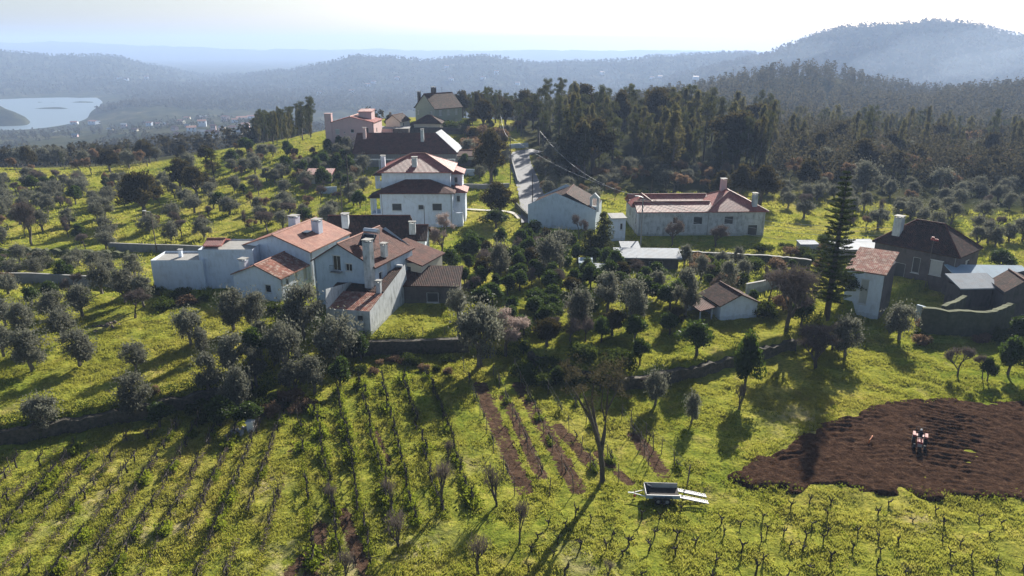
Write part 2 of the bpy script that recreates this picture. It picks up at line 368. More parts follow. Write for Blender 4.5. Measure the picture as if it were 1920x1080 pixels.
M['ivy'] = leafmat("ivy_leaves", (0.03, 0.05, 0.012), (0.07, 0.085, 0.02), 0.3, (0.16, 0.2, 0.03))
def grassmat(name, tuft):
    m, N, L, out = newmat(name)
    g = nod(N, L, "NewGeometry"); co = g.outputs["Position"]
    big = noise(N, L, co, 0.045, 4, 0.6); med = noise(N, L, co, 0.35, 5, 0.65); fin = noise(N, L, co, 2.6, 5, 0.7)
    c = ramp(N, L, med, [(0.30, (0.06, 0.10, 0.018)), (0.43, (0.16, 0.205, 0.03)), (0.56, (0.29, 0.295, 0.05)), (0.68, (0.38, 0.30, 0.13))])
    c2 = ramp(N, L, big, [(0.36, (0.13, 0.17, 0.022)), (0.52, (0.27, 0.26, 0.05)), (0.64, (0.38, 0.30, 0.09))])
    c = mix(N, L, 0.5, c, c2)
    c = mix(N, L, 1.0, c, ramp(N, L, fin, [(0.3, (0.35, 0.42, 0.35)), (0.5, (0.95, 0.95, 0.9)), (0.68, (1.4, 1.3, 1.1))]), 'MULTIPLY')
    at_ = nod(N, L, "Attribute"); at_.attribute_name = "soil"
    straw = nod(N, L, "Attribute"); straw.attribute_name = "straw"
    if not tuft:
        c = mix(N, L, mth(N, L, 'MULTIPLY', straw.outputs["Fac"], 0.75), c, (0.36, 0.29, 0.17))
        soil = ramp(N, L, noise(N, L, co, 1.8, 6, 0.7), [(0.35, (0.045, 0.027, 0.018)), (0.65, (0.125, 0.078, 0.052))])
        sf = mth(N, L, 'ADD', at_.outputs["Fac"], mth(N, L, 'MULTIPLY', mth(N, L, 'SUBTRACT', fin, 0.5), 3.2))
        c = mix(N, L, ramp(N, L, sf, [(0.42, (0, 0, 0)), (0.58, (1, 1, 1))]), c, soil)
        # wooded and scrubby far country
        wood = nod(N, L, "Attribute"); wood.attribute_name = "wood"
        wc = ramp(N, L, noise(N, L, co, 0.02, 8, 0.75), [(0.35, (0.022, 0.028, 0.014)), (0.55, (0.06, 0.06, 0.03)), (0.7, (0.13, 0.11, 0.06))])
        c = mix(N, L, wood.outputs["Fac"], c, wc)
    else:
        c = mix(N, L, mth(N, L, 'MULTIPLY', g.outputs["Random Per Island"], 0.35), c, (0.34, 0.30, 0.12))
    d = nod(N, L, "BsdfDiffuse", {"Color": c})
    if tuft:
        t = nod(N, L, "BsdfTranslucent", {"Color": mix(N, L, 0.4, c, (0.52, 0.52, 0.07))})
        ms = nod(N, L, "MixShader", {0: 0.5, 1: d.outputs[0], 2: t.outputs[0]}); L.new(ms.outputs[0], out.inputs[0])
    else:
        hh = mth(N, L, 'ADD', mth(N, L, 'MULTIPLY', noise(N, L, co, 1.4, 6, 0.7), 1.0), mth(N, L, 'MULTIPLY', noise(N, L, co, 7.0, 4, 0.7), 0.3))
        bn = nod(N, L, "Bump", {"Strength": 1.0, "Distance": 0.35, "Height": hh})
        L.new(bn.outputs[0], d.inputs["Normal"]); L.new(d.outputs[0], out.inputs[0])
    return m
M['ground'] = grassmat("meadow_grass", False); M['tuft'] = grassmat("grass_tufts", True)
def soilmat():
    m, N, L, out = newmat("ploughed_soil")
    g = nod(N, L, "NewGeometry"); co = g.outputs["Position"]
    c = ramp(N, L, noise(N, L, co, 2.2, 8, 0.75), [(0.3, (0.026, 0.015, 0.010)), (0.54, (0.068, 0.039, 0.025)), (0.74, (0.16, 0.10, 0.065))])
    b = nod(N, L, "BsdfDiffuse", {"Color": c})
    bn = nod(N, L, "Bump", {"Strength": 1.0, "Distance": 0.3, "Height": noise(N, L, co, 4, 8, 0.75)})
    L.new(bn.outputs[0], b.inputs["Normal"]); L.new(b.outputs[0], out.inputs[0]); return m
M['soil'] = soilmat()
M['road'] = solid("asphalt", (0.16, 0.16, 0.165), (0.10, 0.10, 0.105), 0.75, 0.8, 0.3, 30, spec=0.5)
M['path'] = solid("pale_path", (0.5, 0.47, 0.42), (0.4, 0.38, 0.34), 0.9)
def watermat():
    m, N, L, out = newmat("river_water")
    g = nod(N, L, "NewGeometry")
    b = nod(N, L, "BsdfPrincipled", {"Base Color": (0.15, 0.19, 0.21, 1), "Roughness": 0.32, "IOR": 1.33, "Specular IOR Level": 1.0})
    bn = nod(N, L, "Bump", {"Strength": 0.5, "Distance": 0.3, "Height": noise(N, L, g.outputs["Position"], 0.12, 4)})
    L.new(bn.outputs[0], b.inputs["Normal"]); L.new(b.outputs[0], out.inputs[0]); return m
M['water'] = watermat()

# ------------------------------------------------------------------ the ground
FIELD = [(1360, 893), (1400, 872), (1445, 846), (1530, 803), (1640, 762), (1720, 752), (1800, 752), (1920, 756), (2100, 770), (2150, 900), (2000, 936), (1920, 938), (1800, 936), (1700, 928), (1560, 919), (1420, 916)]
def seg_d(x, y, a, b):
    ax, ay = a; bx, by = b; dx, dy = bx - ax, by - ay
    t = np.clip(((x - ax) * dx + (y - ay) * dy) / (dx * dx + dy * dy), 0, 1)
    return np.hypot(x - ax - t * dx, y - ay - t * dy)
def g2(px, py): p = at(px, py); return (p.x, p.y)
STRIPS = [(g2(898, 721), g2(984, 917), .75), (g2(947, 745), g2(1015, 895), .55), (g2(972, 722), g2(1084, 917), .7), (g2(1045, 800), g2(1110, 872), .6),
          (g2(1190, 815), g2(1245, 890), .7), (g2(1120, 850), g2(1180, 905), .45), (g2(640, 960), g2(690, 1085), .5), (g2(600, 985), g2(585, 1080), .6), (g2(545, 1075), g2(600, 1010), .5), (g2(700, 800), g2(730, 870), .25)]
def soilmask(x, y):
    m = np.zeros(x.shape)
    for a, b, h in STRIPS: m = np.maximum(m, 1 - sstep(h * 0.5, h * 1.6, seg_d(x, y, a, b)))
    return np.clip(m * (1 + .95 * fbm(x, y, 0.9, 3)), 0, 1)
def rowmask(x, y):
    """worn brown line under each vine row of the left block"""
    t = (y - 41) / 0.992; d = (x - (-17.6 - 0.126 * (y - 41))) / 1.965; f = np.abs(d - np.round(d)) * 1.95
    m = (1 - sstep(.12, .42, f)) * (d < .4) * (d > -15.5) * (y < np.interp(x, TX, TY) - 2.5)
    return 0.5 * m * np.clip(.7 + 1.6 * fbm(x, y, 1.6, 2), 0, 1.2)
STRAW = [(g2(190, 925), 2.2), (g2(120, 975), 1.6), (g2(345, 985), 1.5), (g2(250, 1010), 1.6), (g2(500, 905), 1.5), (g2(215, 1005), 1.3), (g2(640, 1060), 3), (g2(560, 1050), 3), (g2(780, 1050), 2.5),
         (g2(1100, 1040), 2), (g2(1725, 975), 1.2), (g2(870, 870), 1.4), (g2(320, 930), 1.2), (g2(210, 610), 1.6), (g2(1500, 790), 3)]
def strawmask(x, y):
    m = np.zeros(x.shape)
    for (cx, cy_), r in STRAW: m = np.maximum(m, np.exp(-((x - cx) ** 2 + ((y - cy_) / 1.4) ** 2) / (r * r)))
    return np.clip(m * (0.55 + 1.2 * fbm(x, y, 0.8, 3)), 0, 1)
def woodthr(u):
    return np.interp(u * 1330 + 960, [-900, 0, 400, 500, 700, 950, 1010, 1400, 1900, 2500], [222, 226, 235, 262, 285, 285, 172, 165, 150, 145])
ts = np.linspace(-1.15, 1.15, 760)
ys = [14.0]
while ys[-1] < 10600: ys.append(ys[-1] * (1.0062 if ys[-1] < 300 else 1.012 if ys[-1] < 5000 else 1.03))
ys = np.array(ys); XX = ys[:, None] * ts[None]; YY = np.repeat(ys[:, None], len(ts), 1)
Z = G(XX, YY)
wood = sstep(-8, 22, YY - woodthr(XX / YY) + 30 * fbm(XX, YY, 40, 2))
near = 1 - sstep(90, 240, YY)
ZZ = Z + near * (0.30 * fbm(XX, YY, 1.6, 3) * (1 - 0.4 * soilmask(XX, YY)) + 0.2 * fbm(XX, YY, 6, 2)) + sstep(600, 1100, YY) * 9 * fbm(XX, YY, 42, 3) * (Z > -90) * np.clip((Z + 97) / 10, 0, 1)
VV = np.stack([XX, YY, ZZ], -1).reshape(-1, 3)
nr, nc = XX.shape
idx = np.arange(nr * nc).reshape(nr, nc)
FF = np.stack([idx[:-1, :-1], idx[:-1, 1:], idx[1:, 1:], idx[1:, :-1]], -1).reshape(-1, 4)
me = npmesh("ground", VV, FF, M['ground'], smooth=True)
for nm, arr in (("soil", np.maximum(soilmask(XX, YY), rowmask(XX, YY))), ("straw", strawmask(XX, YY)), ("wood", wood)):
    a_ = me.attributes.new(nm, 'FLOAT', 'POINT'); a_.data.foreach_set("value", arr.astype(np.float32).ravel())
tag(link("ground", me), kind='structure')
# river
mb = MB(); mb.face([(-2900, 1090, WATER_Z), (-640, 1090, WATER_Z), (-760, 1600, WATER_Z), (-900, 2400, WATER_Z), (-3100, 2400, WATER_Z)])
tag(mb.build("river_water", M['water']), kind='structure')
# ploughed field: its own draped sheet with furrows and clods
w_ = [at(p[0], p[1]) for p in FIELD]
fx0, fx1 = min(p.x for p in w_) - 1, max(p.x for p in w_) + 1; fy0, fy1 = min(p.y for p in w_) - 1, max(p.y for p in w_) + 1
gx = np.arange(fx0, fx1, 0.14); gy = np.arange(fy0, fy1, 0.14); PX, PY = np.meshgrid(gx, gy)
wp = [(p.x, p.y) for p in w_]
edge = np.full(PX.shape, 9.0)
for i in range(len(wp)): edge = np.minimum(edge, seg_d(PX, PY, wp[i], wp[(i + 1) % len(wp)]))
edge = np.where(inpoly(PX, PY, wp), edge, -edge) + 1.3 * fbm(PX, PY, 1.8, 4)
GZ = G(PX, PY) + 0.2 * fbm(PX, PY, 6, 2)
fz = GZ + np.where(edge > 0, 0.26, -0.6 + 0 * edge) * np.clip(np.abs(edge) / 0.5, 0, 1)
curve = PY + 0.022 * (PX - 34) ** 2 + .12 * PX
fz += (edge > 0) * (0.085 * np.clip(.35 + 1.6 * fbm(PX, PY, 3.5, 3), 0, 1.2) * np.sin(curve * 2 * math.pi / 0.8 + 9 * fbm(PX, PY, 6, 3)) + 0.17 * fbm(PX, PY, 0.55, 3) + .15 * fbm(PX, PY, 2.5, 2))
keep = (edge > -0.5); idx = np.arange(PX.size).reshape(PX.shape)
kf = keep[:-1, :-1] | keep[1:, 1:]
FF = np.stack([idx[:-1, :-1], idx[:-1, 1:], idx[1:, 1:], idx[1:, :-1]], -1)[kf]
tag(link("ploughed_soil", npmesh("ploughed_soil", np.stack([PX, PY, fz], -1).reshape(-1, 3), FF, M['soil'])), kind='structure')
# lane: a strip draped over the terrain
def strip(name, pts, width, mat, dz=0.05, step=1.0):
    P = [at(px, py) for px, py in pts]; Q = []
    for a, b in zip(P[:-1], P[1:]):
        n = max(1, int((b - a).length / step)); Q += [a.lerp(b, i / n) for i in range(n)]
    Q.append(P[-1]); xs = np.array([q.x for q in Q]); yv = np.array([q.y for q in Q])
    for _ in range(6):
        xs[1:-1] = (xs[:-2] + 2 * xs[1:-1] + xs[2:]) / 4; yv[1:-1] = (yv[:-2] + 2 * yv[1:-1] + yv[2:]) / 4
    tx = np.gradient(xs); ty = np.gradient(yv); l = np.hypot(tx, ty); nx, ny = ty / l, -tx / l
    cols = [-1, -.5, 0, .5, 1]; V = []
    zc = G(xs, yv)
    for c in cols:
        X = xs + nx * c * width / 2; Y = yv + ny * c * width / 2; V.append(np.stack([X, Y, np.maximum(G(X, Y), zc) + dz + 0.25 * (1 - sstep(100, 220, Y))], -1))
    V = np.stack(V, 1); n, k = V.shape[:2]; idx = np.arange(n * k).reshape(n, k)
    F = np.stack([idx[:-1, :-1], idx[:-1, 1:], idx[1:, 1:], idx[1:, :-1]], -1).reshape(-1, 4)
    F = F[:, ::-1]
    o = tag(link(name, npmesh(name, V.reshape(-1, 3), F, mat, smooth=True)), kind='structure')
    return list(zip(xs, yv))
ROAD = strip("road", [(1005, 420), (1003, 400), (996, 365), (985, 330), (975, 305), (972, 291), (985, 286), (1010, 283)], 5.8, M['road'], 0.12)
strip("path", [(868, 393), (905, 396), (950, 397), (968, 402), (975, 412)], 1.1, M['path'], 0.1)

# ------------------------------------------------------------------ haze
mb = MB(); mb.box(-13500, -30, -125, 13500, 11100, 150)
m, N, L, out = newmat("haze_air")
pv = nod(N, L, "VolumePrincipled", {"Color": (0.50, 0.67, 1.0, 1), "Density": 2.1e-4, "Anisotropy": 0.15})
L.new(pv.outputs[0], out.inputs["Volume"])
hz = mb.build("haze", m); tag(hz, kind='stuff')
#@@PART3
# ------------------------------------------------------------------ plants: templates
def rdir(n, g=rng):
    v = g.normal(size=(n, 3)); return v / np.linalg.norm(v, axis=1)[:, None]
def cards(P, size, aspect=0.5, up=0.0, g=rng, jit=0.5):
    """one leaf-sized quad per point, random facing"""
    n = len(P); a = rdir(n, g); a[:, 2] += up; a /= np.linalg.norm(a, axis=1)[:, None]
    b = np.cross(a, rdir(n, g)); b /= np.linalg.norm(b, axis=1)[:, None] + 1e-9
    s = (size * (1 - jit * 0.5 + jit * g.random(n)))[:, None]
    a = a * s * 0.5; b = b * s * aspect * 0.5
    V = np.stack([P - a, P + b, P + a, P - b], 1).reshape(-1, 3)
    F = np.arange(4 * n).reshape(n, 4); return V, F
def blobs(centers, radii, n, g=rng, squash=0.85, shell=0.45):
    r = np.asarray(radii); p = r ** 2 / (r ** 2).sum(); k = g.choice(len(r), n, p=p)
    d = rdir(n, g); rr = r[k] * (g.random(n) ** shell)
    # ragged outline: push leaves in and out by direction
    rr = rr * (0.78 + 0.5 * g.random(n))
    o = d * rr[:, None]; o[:, 2] *= squash
    return np.asarray(centers)[k] + o
def limbs(name, specs, mat, n=5):
    mb = MB()
    for pts, rad in specs: mb.tube(pts, rad, n, cap=False)
    me = bpy.data.meshes.new(name); me.from_pydata(mb.v, [], mb.f); me.materials.append(mat); me.update(); return me
def wob(a, b, k, amt, g=random):
    a = Vector(a); b = Vector(b)
    return [a.lerp(b, i / k) + (Vector((g.uniform(-1, 1), g.uniform(-1, 1), g.uniform(-.4, .4))) * amt if 0 < i else Vector()) for i in range(k + 1)]
def branch(p, d, length, rad, depth, out, g, spread=0.6, up=0.15, kids=(2, 3), shrink=0.68):
    q = p + d * length * 0.5 + Vector((g.uniform(-1, 1), g.uniform(-1, 1), 0)) * length * 0.07
    e = p + d * length; out.append(([p, q, e], [rad, rad * 0.85, rad * 0.68]))
    if depth == 0: return [e]
    ends = []
    for i in range(g.randint(*kids)):
        nd = (d + Vector((g.gauss(0, 1), g.gauss(0, 1), g.gauss(0, 0.6))) * spread + Vector((0, 0, up))).normalized()
        ends += branch(e if i == 0 else p.lerp(e, g.uniform(.6, 1)), nd, length * shrink * g.uniform(.8, 1.2), rad * 0.62, depth - 1, out, g, spread, up, kids, shrink)
    return ends
TPL = {}
M['scrubby'] = leafmat('tall_tree_leaves', (0.035, 0.032, 0.02), (0.085, 0.075, 0.045), 0.3, (0.20, 0.17, 0.09))
def tpl(kind, crown, trunk, h, wd): TPL.setdefault(kind, []).append((crown, trunk, h, wd))
# olives: low dome of many small clumps on a short stout trunk, about 4 m
for v in range(7):
    g = random.Random(v); npg = np.random.default_rng(v + 50)
    specs = [(wob((0, 0, -.4), (g.uniform(-.15, .15), g.uniform(-.15, .15), 1.0), 2, .06, g), [.30, .22, .17])]
    cs, rs = [], []
    nl = g.randint(4, 6)
    for i in range(nl):
        a = 2 * math.pi * (i + g.random() * .7) / nl; r = g.uniform(.7, 1.15); z = g.uniform(1.9, 2.9)
        specs.append((wob((0, 0, .8), (r * math.cos(a), r * math.sin(a), z), 3, .12, g), [.13, .10, .07, .04]))
    for i in range(26):
        a = g.uniform(0, 2 * math.pi); el = g.uniform(-.85, 1.45); rr = g.uniform(.65, 1.42)
        if v == 3: rr *= 0.9
        cs.append((rr * math.cos(a) * math.cos(el), rr * math.sin(a) * math.cos(el), 2.2 + 1.28 * rr * math.sin(el) * .85)); rs.append(g.uniform(.38, .72))
    P = blobs(cs, rs, 5200, npg)
    P = np.concatenate([P, blobs([(0, 0, 2.5)], [1.9], 500, npg, shell=0.15)])
    V, F = cards(P, 0.235, 0.42, 0.25, npg)
    tpl('olive', npmesh("olive_crown", V, F, M['olive']), limbs("olive_trunk", specs, M['bark_grey']), 4.1, 3.65)
for v in range(4):     # citrus and dense round garden trees, darker and greener, down to the ground
    g = random.Random(v + 20); npg = np.random.default_rng(v + 80)
    specs = [(wob((0, 0, -.4), (0, 0, 1.1), 2, .04, g), [.14, .12, .10])]
    for i in range(4):
        a = i * 1.6 + g.random(); specs.append((wob((0, 0, .9), (.6 * math.cos(a), .6 * math.sin(a), 2.0), 2, .08, g), [.08, .06, .03]))
    cs, rs = [], []
    for i in range(20):
        a = g.uniform(0, 6.28); el = g.uniform(-.7, 1.5); rr = g.uniform(.4, 1.05)
        cs.append((rr * math.cos(a) * math.cos(el), rr * math.sin(a) * math.cos(el), 1.95 + 1.0 * rr * math.sin(el))); rs.append(g.uniform(.4, .68))
    V, F = cards(blobs(cs, rs, 3600, npg, shell=.3), 0.23, 0.6, 0.1, npg)
    tpl('citrus', npmesh("citrus_crown", V, F, M['citrus']), limbs("citrus_trunk", specs, M['bark']), 3.3, 2.75)
for v in range(4):     # big evergreen oaks
    g = random.Random(v + 40); npg = np.random.default_rng(v + 110)
    specs = [(wob((0, 0, -.6), (0, 0, 2.6), 3, .12, g), [.42, .36, .32, .28])]
    cs, rs = [], []
    for i in range(7):
        a = i * .9 + g.random() * .5; specs.append((wob((0, 0, 2.2), (2.0 * math.cos(a), 2.0 * math.sin(a), g.uniform(4.5, 6.5)), 3, .3, g), [.22, .17, .12, .06]))
    for i in range(46):
        a = g.uniform(0, 6.28); el = g.uniform(-.5, 1.5); rr = g.uniform(1.2, 2.9)
        cs.append((rr * math.cos(a) * math.cos(el), rr * math.sin(a) * math.cos(el), 4.6 + 1.15 * rr * math.sin(el))); rs.append(g.uniform(.6, 1.15))
    V, F = cards(blobs(cs, rs, 8200, npg, shell=.4), 0.36, 0.6, 0.1, npg)
    tpl('oak', npmesh("oak_crown", V, F, M['oak']), limbs("oak_trunk", specs, M['bark']), 8.3, 7.0)
for v in range(6):     # eucalyptus: tall, narrow, ragged drooping clumps with gaps between
    g = random.Random(v + 60); npg = np.random.default_rng(v + 140)
    H = 16.0; specs = [(wob((0, 0, -.8), (g.uniform(-.6, .6), g.uniform(-.5, .5), H * .9), 6, .16, g), [.30, .27, .23, .2, .15, .1, .05])]
    top = specs[0][0]; cs, rs = [], []; h0 = g.uniform(.12, .34)
    for i in range(34):
        t = h0 + (1 - h0) * (i + g.random()) / 34; z = H * t
        wd_ = (2.1 + .5 * math.sin(v)) * math.sin(math.pi * min(1, (t - h0 * .7) / (1.02 - h0 * .7)) ** .75) ** .7 + .25
        a = g.uniform(0, 6.28); r = wd_ * g.uniform(.2, .85)
        c = (r * math.cos(a), r * math.sin(a), z); cs.append(c); rs.append(g.uniform(.55, 1.15) * (1.05 - .35 * t))
        if i % 2: specs.append(([Vector((0, 0, z * .9)), Vector(c)], [.07, .03]))
    P = blobs(cs, rs, 5200, npg, squash=1.35, shell=.42)
    V, F = cards(P, 0.42, 0.4, -0.5, npg)
    tpl('euca', npmesh("eucalyptus_crown", V, F, M['euca']), limbs("eucalyptus_trunk", specs, M['bark_grey'], 4), H + .6, 5.0)
for v in range(5):     # maritime pines: bare lower trunk, stacked irregular tiers
    g = random.Random(v + 80); npg = np.random.default_rng(v + 170)
    H = 14.0; specs = [(wob((0, 0, -.8), (g.uniform(-.5, .5), 0, H * .93), 5, .12, g), [.3, .27, .22, .17, .11, .05])]
    cs, rs = [], []; h0 = (.45, .3, .2, .38, .12)[v]
    for i in range(30):
        t = h0 + (1 - h0) * (i + g.random()) / 30; z = H * t
        wd_ = 2.5 * (1 - (t - h0) / (1 - h0)) ** .6 + .3 if v in (2, 4) else 2.5 * math.sin(math.pi * (t - h0) / (1.12 - h0)) ** .6 + .35
        a = g.uniform(0, 6.28); r = wd_ * g.uniform(.25, .95); c = (r * math.cos(a), r * math.sin(a), z + .25 * r)
        cs.append(c); rs.append(g.uniform(.5, .95)); specs.append(([Vector((0, 0, z - .2)), Vector(c)], [.06, .025]))
    V, F = cards(blobs(cs, rs, 4600, npg, squash=.75, shell=.4), 0.34, 0.35, 0.5, npg)
    tpl('pine', npmesh("pine_crown", V, F, M['pine']), limbs("pine_trunk", specs, M['bark'], 4), H + .3, 5.6)
for v in range(3):     # dense dark cone (cypress)
    g = random.Random(v + 90); npg = np.random.default_rng(v + 190); H = 9.0
    cs, rs = [], []
    for i in range(40):
        t = (i + g.random()) / 40; wd_ = 1.25 * (1 - t) ** .55 * min(1, .5 + 4 * t); a = g.uniform(0, 6.28)
        cs.append((wd_ * .7 * math.cos(a), wd_ * .7 * math.sin(a), .7 + (H - 1.2) * t)); rs.append(.35 + .5 * (1 - t))
    V, F = cards(blobs(cs, rs, 6000, npg, shell=.3), 0.26, 0.45, 0.6, npg)
    tpl('cypress', npmesh("cypress_crown", V, F, M['pine']), limbs("cypress_trunk", [([(0, 0, -.5), (0, 0, H * .8)], [.2, .06])], M['bark']), H, 3.4)
for v in range(4):     # scrubby brown oaks and half-bare trees of the wood's edge
    g = random.Random(v + 100); npg = np.random.default_rng(v + 210); out = []
    ends = branch(Vector((0, 0, -.3)), Vector((g.uniform(-.1, .1), g.uniform(-.1, .1), 1)).normalized(), 1.9, .15, 4, out, g, .55, .12)
    P = blobs([tuple(e) for e in ends], [.55] * len(ends), 2600, npg)
    V, F = cards(P, 0.24, 0.5, 0.2, npg)
    tpl('scrub', npmesh("scrub_crown", V, F, M['brown']), limbs("scrub_trunk", out, M['bark'], 4), 5.6, 5.0)
def twigtree(seed, kind, depth, L0, r0, h, wd_, ntw, spread, up, tsz, mat, trunkmat='bark', kids=(2, 4)):
    g = random.Random(seed); npg = np.random.default_rng(seed); out = []
    ends = branch(Vector((0, 0, -.3)), Vector((g.uniform(-.12, .12), g.uniform(-.12, .12), 1)).normalized(), L0, r0, depth, out, g, spread, up, kids)
    E = np.array([tuple(e) for e in ends]); k = npg.integers(0, len(E), ntw)
    d = rdir(ntw, npg); d[:, 2] = np.abs(d[:, 2]) * .8 + .25; P = E[k] + d * (npg.random(ntw) * tsz)[:, None]
    V, F = cards(P, tsz * .9, 0.055 if kind == 'pruned' else 0.07, 1.6 if kind == 'pruned' else 0.7, npg)
    zmax = max(E[:, 2]) + tsz * .7; w0 = max(np.ptp(E[:, 0]), np.ptp(E[:, 1])) + tsz
    tpl(kind, npmesh("twig_crown", V, F, M[mat]), limbs("bare_trunk", out, M[trunkmat], 4), zmax, w0)
for s_ in range(4): twigtree(300 + s_, 'bare', 4, 1.35, .14, 4.5, 4, 2600, .55, .15, .5, 'twig')
for s_ in range(4): twigtree(320 + s_, 'pruned', 3, 1.05, .13, 3, 2, 260, .38, .5, .75, 'twig')
for s_ in range(3): twigtree(340 + s_, 'blossom', 4, 1.2, .14, 4.5, 4, 3600, .6, .1, .42, 'blossom')
for v in range(4):     # low bushes
    npg = np.random.default_rng(v + 400); g = random.Random(v + 400)
    cs = [(g.uniform(-.8, .8), g.uniform(-.7, .7), g.uniform(.3, .9)) for _ in range(14)]
    V, F = cards(blobs(cs, [g.uniform(.3, .6) for _ in cs], 1800, npg, shell=.35), 0.2, 0.55, 0.2, npg)
    for kk, mm in (('bush', 'ivy'), ('drybush', 'brown')):
        tpl(kk, npmesh("bush_foliage", V, F, M[mm]), limbs("bush_stem", [([(0, 0, -.3), (g.uniform(-.3, .3), 0, .7)], [.06, .03]), ([(0, 0, -.2), (.3, .2, .6)], [.05, .02])], M['bark'], 4), 1.5, 2.4)
# far tree for the woods nobody could count
def lowtree(seed, H, wd_, n, size):
    npg = np.random.default_rng(seed); t = npg.random(n) ** .8; a = npg.random(n) * 6.28
    r = wd_ * np.sqrt(npg.random(n)) * np.sin(np.pi * np.clip(t * .85 + .1, 0, 1)) ** .7
    return cards(np.stack([r * np.cos(a), r * np.sin(a), H * (.12 + .88 * t)], 1), size, .6, 0.3, npg)
NAMES = dict(olive="olive_tree", citrus="citrus_tree", oak="oak_tree", euca="eucalyptus_tree", pine="pine_tree", cypress="cypress_tree", scrub="scrub_oak_tree",
             bare="bare_tree", pruned="pruned_fruit_tree", blossom="budding_tree", bush="bush", drybush="bush")
CATS = dict(bush="bush", drybush="bush")
OCC = []     # occupied discs (x, y, r)
def tree(kind, x, y, h, wd, label, group=None, var=None, z=None, lean=0.0, parts=True):
    crown, trunk, H, W = TPL[kind][(var if var is not None else rng.integers(0, 99)) % len(TPL[kind])]
    zz = g1(x, y) if z is None else z
    r = empty(NAMES[kind], (x, y, zz - 0.05), rng.random() * 6.28, label=label, cat=CATS.get(kind, "tree"), group=group)
    if lean: r.rotation_euler = (0, lean, 0)
    r.scale = (wd / W * rng.uniform(.88, 1.14), wd / W * rng.uniform(.85, 1.15), h / H * rng.uniform(.95, 1.05))
    pn = dict(bush="foliage", drybush="foliage").get(kind, "crown")
    link(pn, crown, parent=r)
    link("stem" if pn == "foliage" else "trunk", trunk, parent=r)
    OCC.append((x, y, wd * 0.5)); return r
def ptree(kind, bx, by, wpx, hpx, label, group=None, var=None, lean=0.0):
    """tree whose foot stands at photo pixel (bx, by); crown width and height as measured there"""
    p = at(bx, by); zc = p.y * cp - (p.z - CAMZ) * sp
    wd = wpx * zc / FPX; ztop = CAMZ + p.y * (ray(bx, by - hpx)[2] / ray(bx, by - hpx)[1])
    h = (ztop - p.z) * 1.0
    return tree(kind, p.x, p.y, h, wd, label, group, var, p.z, lean)
#@@T
# ------------------------------------------------------------------ buildings
def roofpoly(mb, pts, th=0.16):
    """top sheet with thickness; first edge is the eave; UV in metres along the eave / up the slope"""
    P = [Vector(p) for p in pts]; e = (P[1] - P[0]).normalized()
    n = (P[1] - P[0]).cross(P[-1] - P[0]).normalized()
    if n.z < 0: n = -n
    v = n.cross(e).normalized(); o = P[0]
    if v.z < 0: v = -v
    uv = [((p - o).dot(e), (p - o).dot(v)) for p in P]
    q = [p - Vector((0, 0, th)) for p in P]
    mb.face(P, uv); mb.face(q[::-1])
    for i in range(len(P)):
        j = (i + 1) % len(P); mb.face([P[i], q[i], q[j], P[j]])
def clip(poly, conv):
    """polygon clipped by a convex counter-clockwise outline"""
    for i in range(len(conv)):
        (x0, y0), (x1, y1) = conv[i], conv[(i + 1) % len(conv)]
        if abs(x1 - x0) + abs(y1 - y0) < 1e-9: continue
        res = []; sd_ = lambda p: (x1 - x0) * (p[1] - y0) - (y1 - y0) * (p[0] - x0)
        for j in range(len(poly)):
            p, q = poly[j - 1], poly[j]; a, b = sd_(p), sd_(q)
            if (a >= 0) != (b >= 0): t = a / (a - b); res.append((p[0] + (q[0] - p[0]) * t, p[1] + (q[1] - p[1]) * t))
            if b >= 0: res.append(q)
        poly = res
        if len(poly) < 3: return []
    return poly
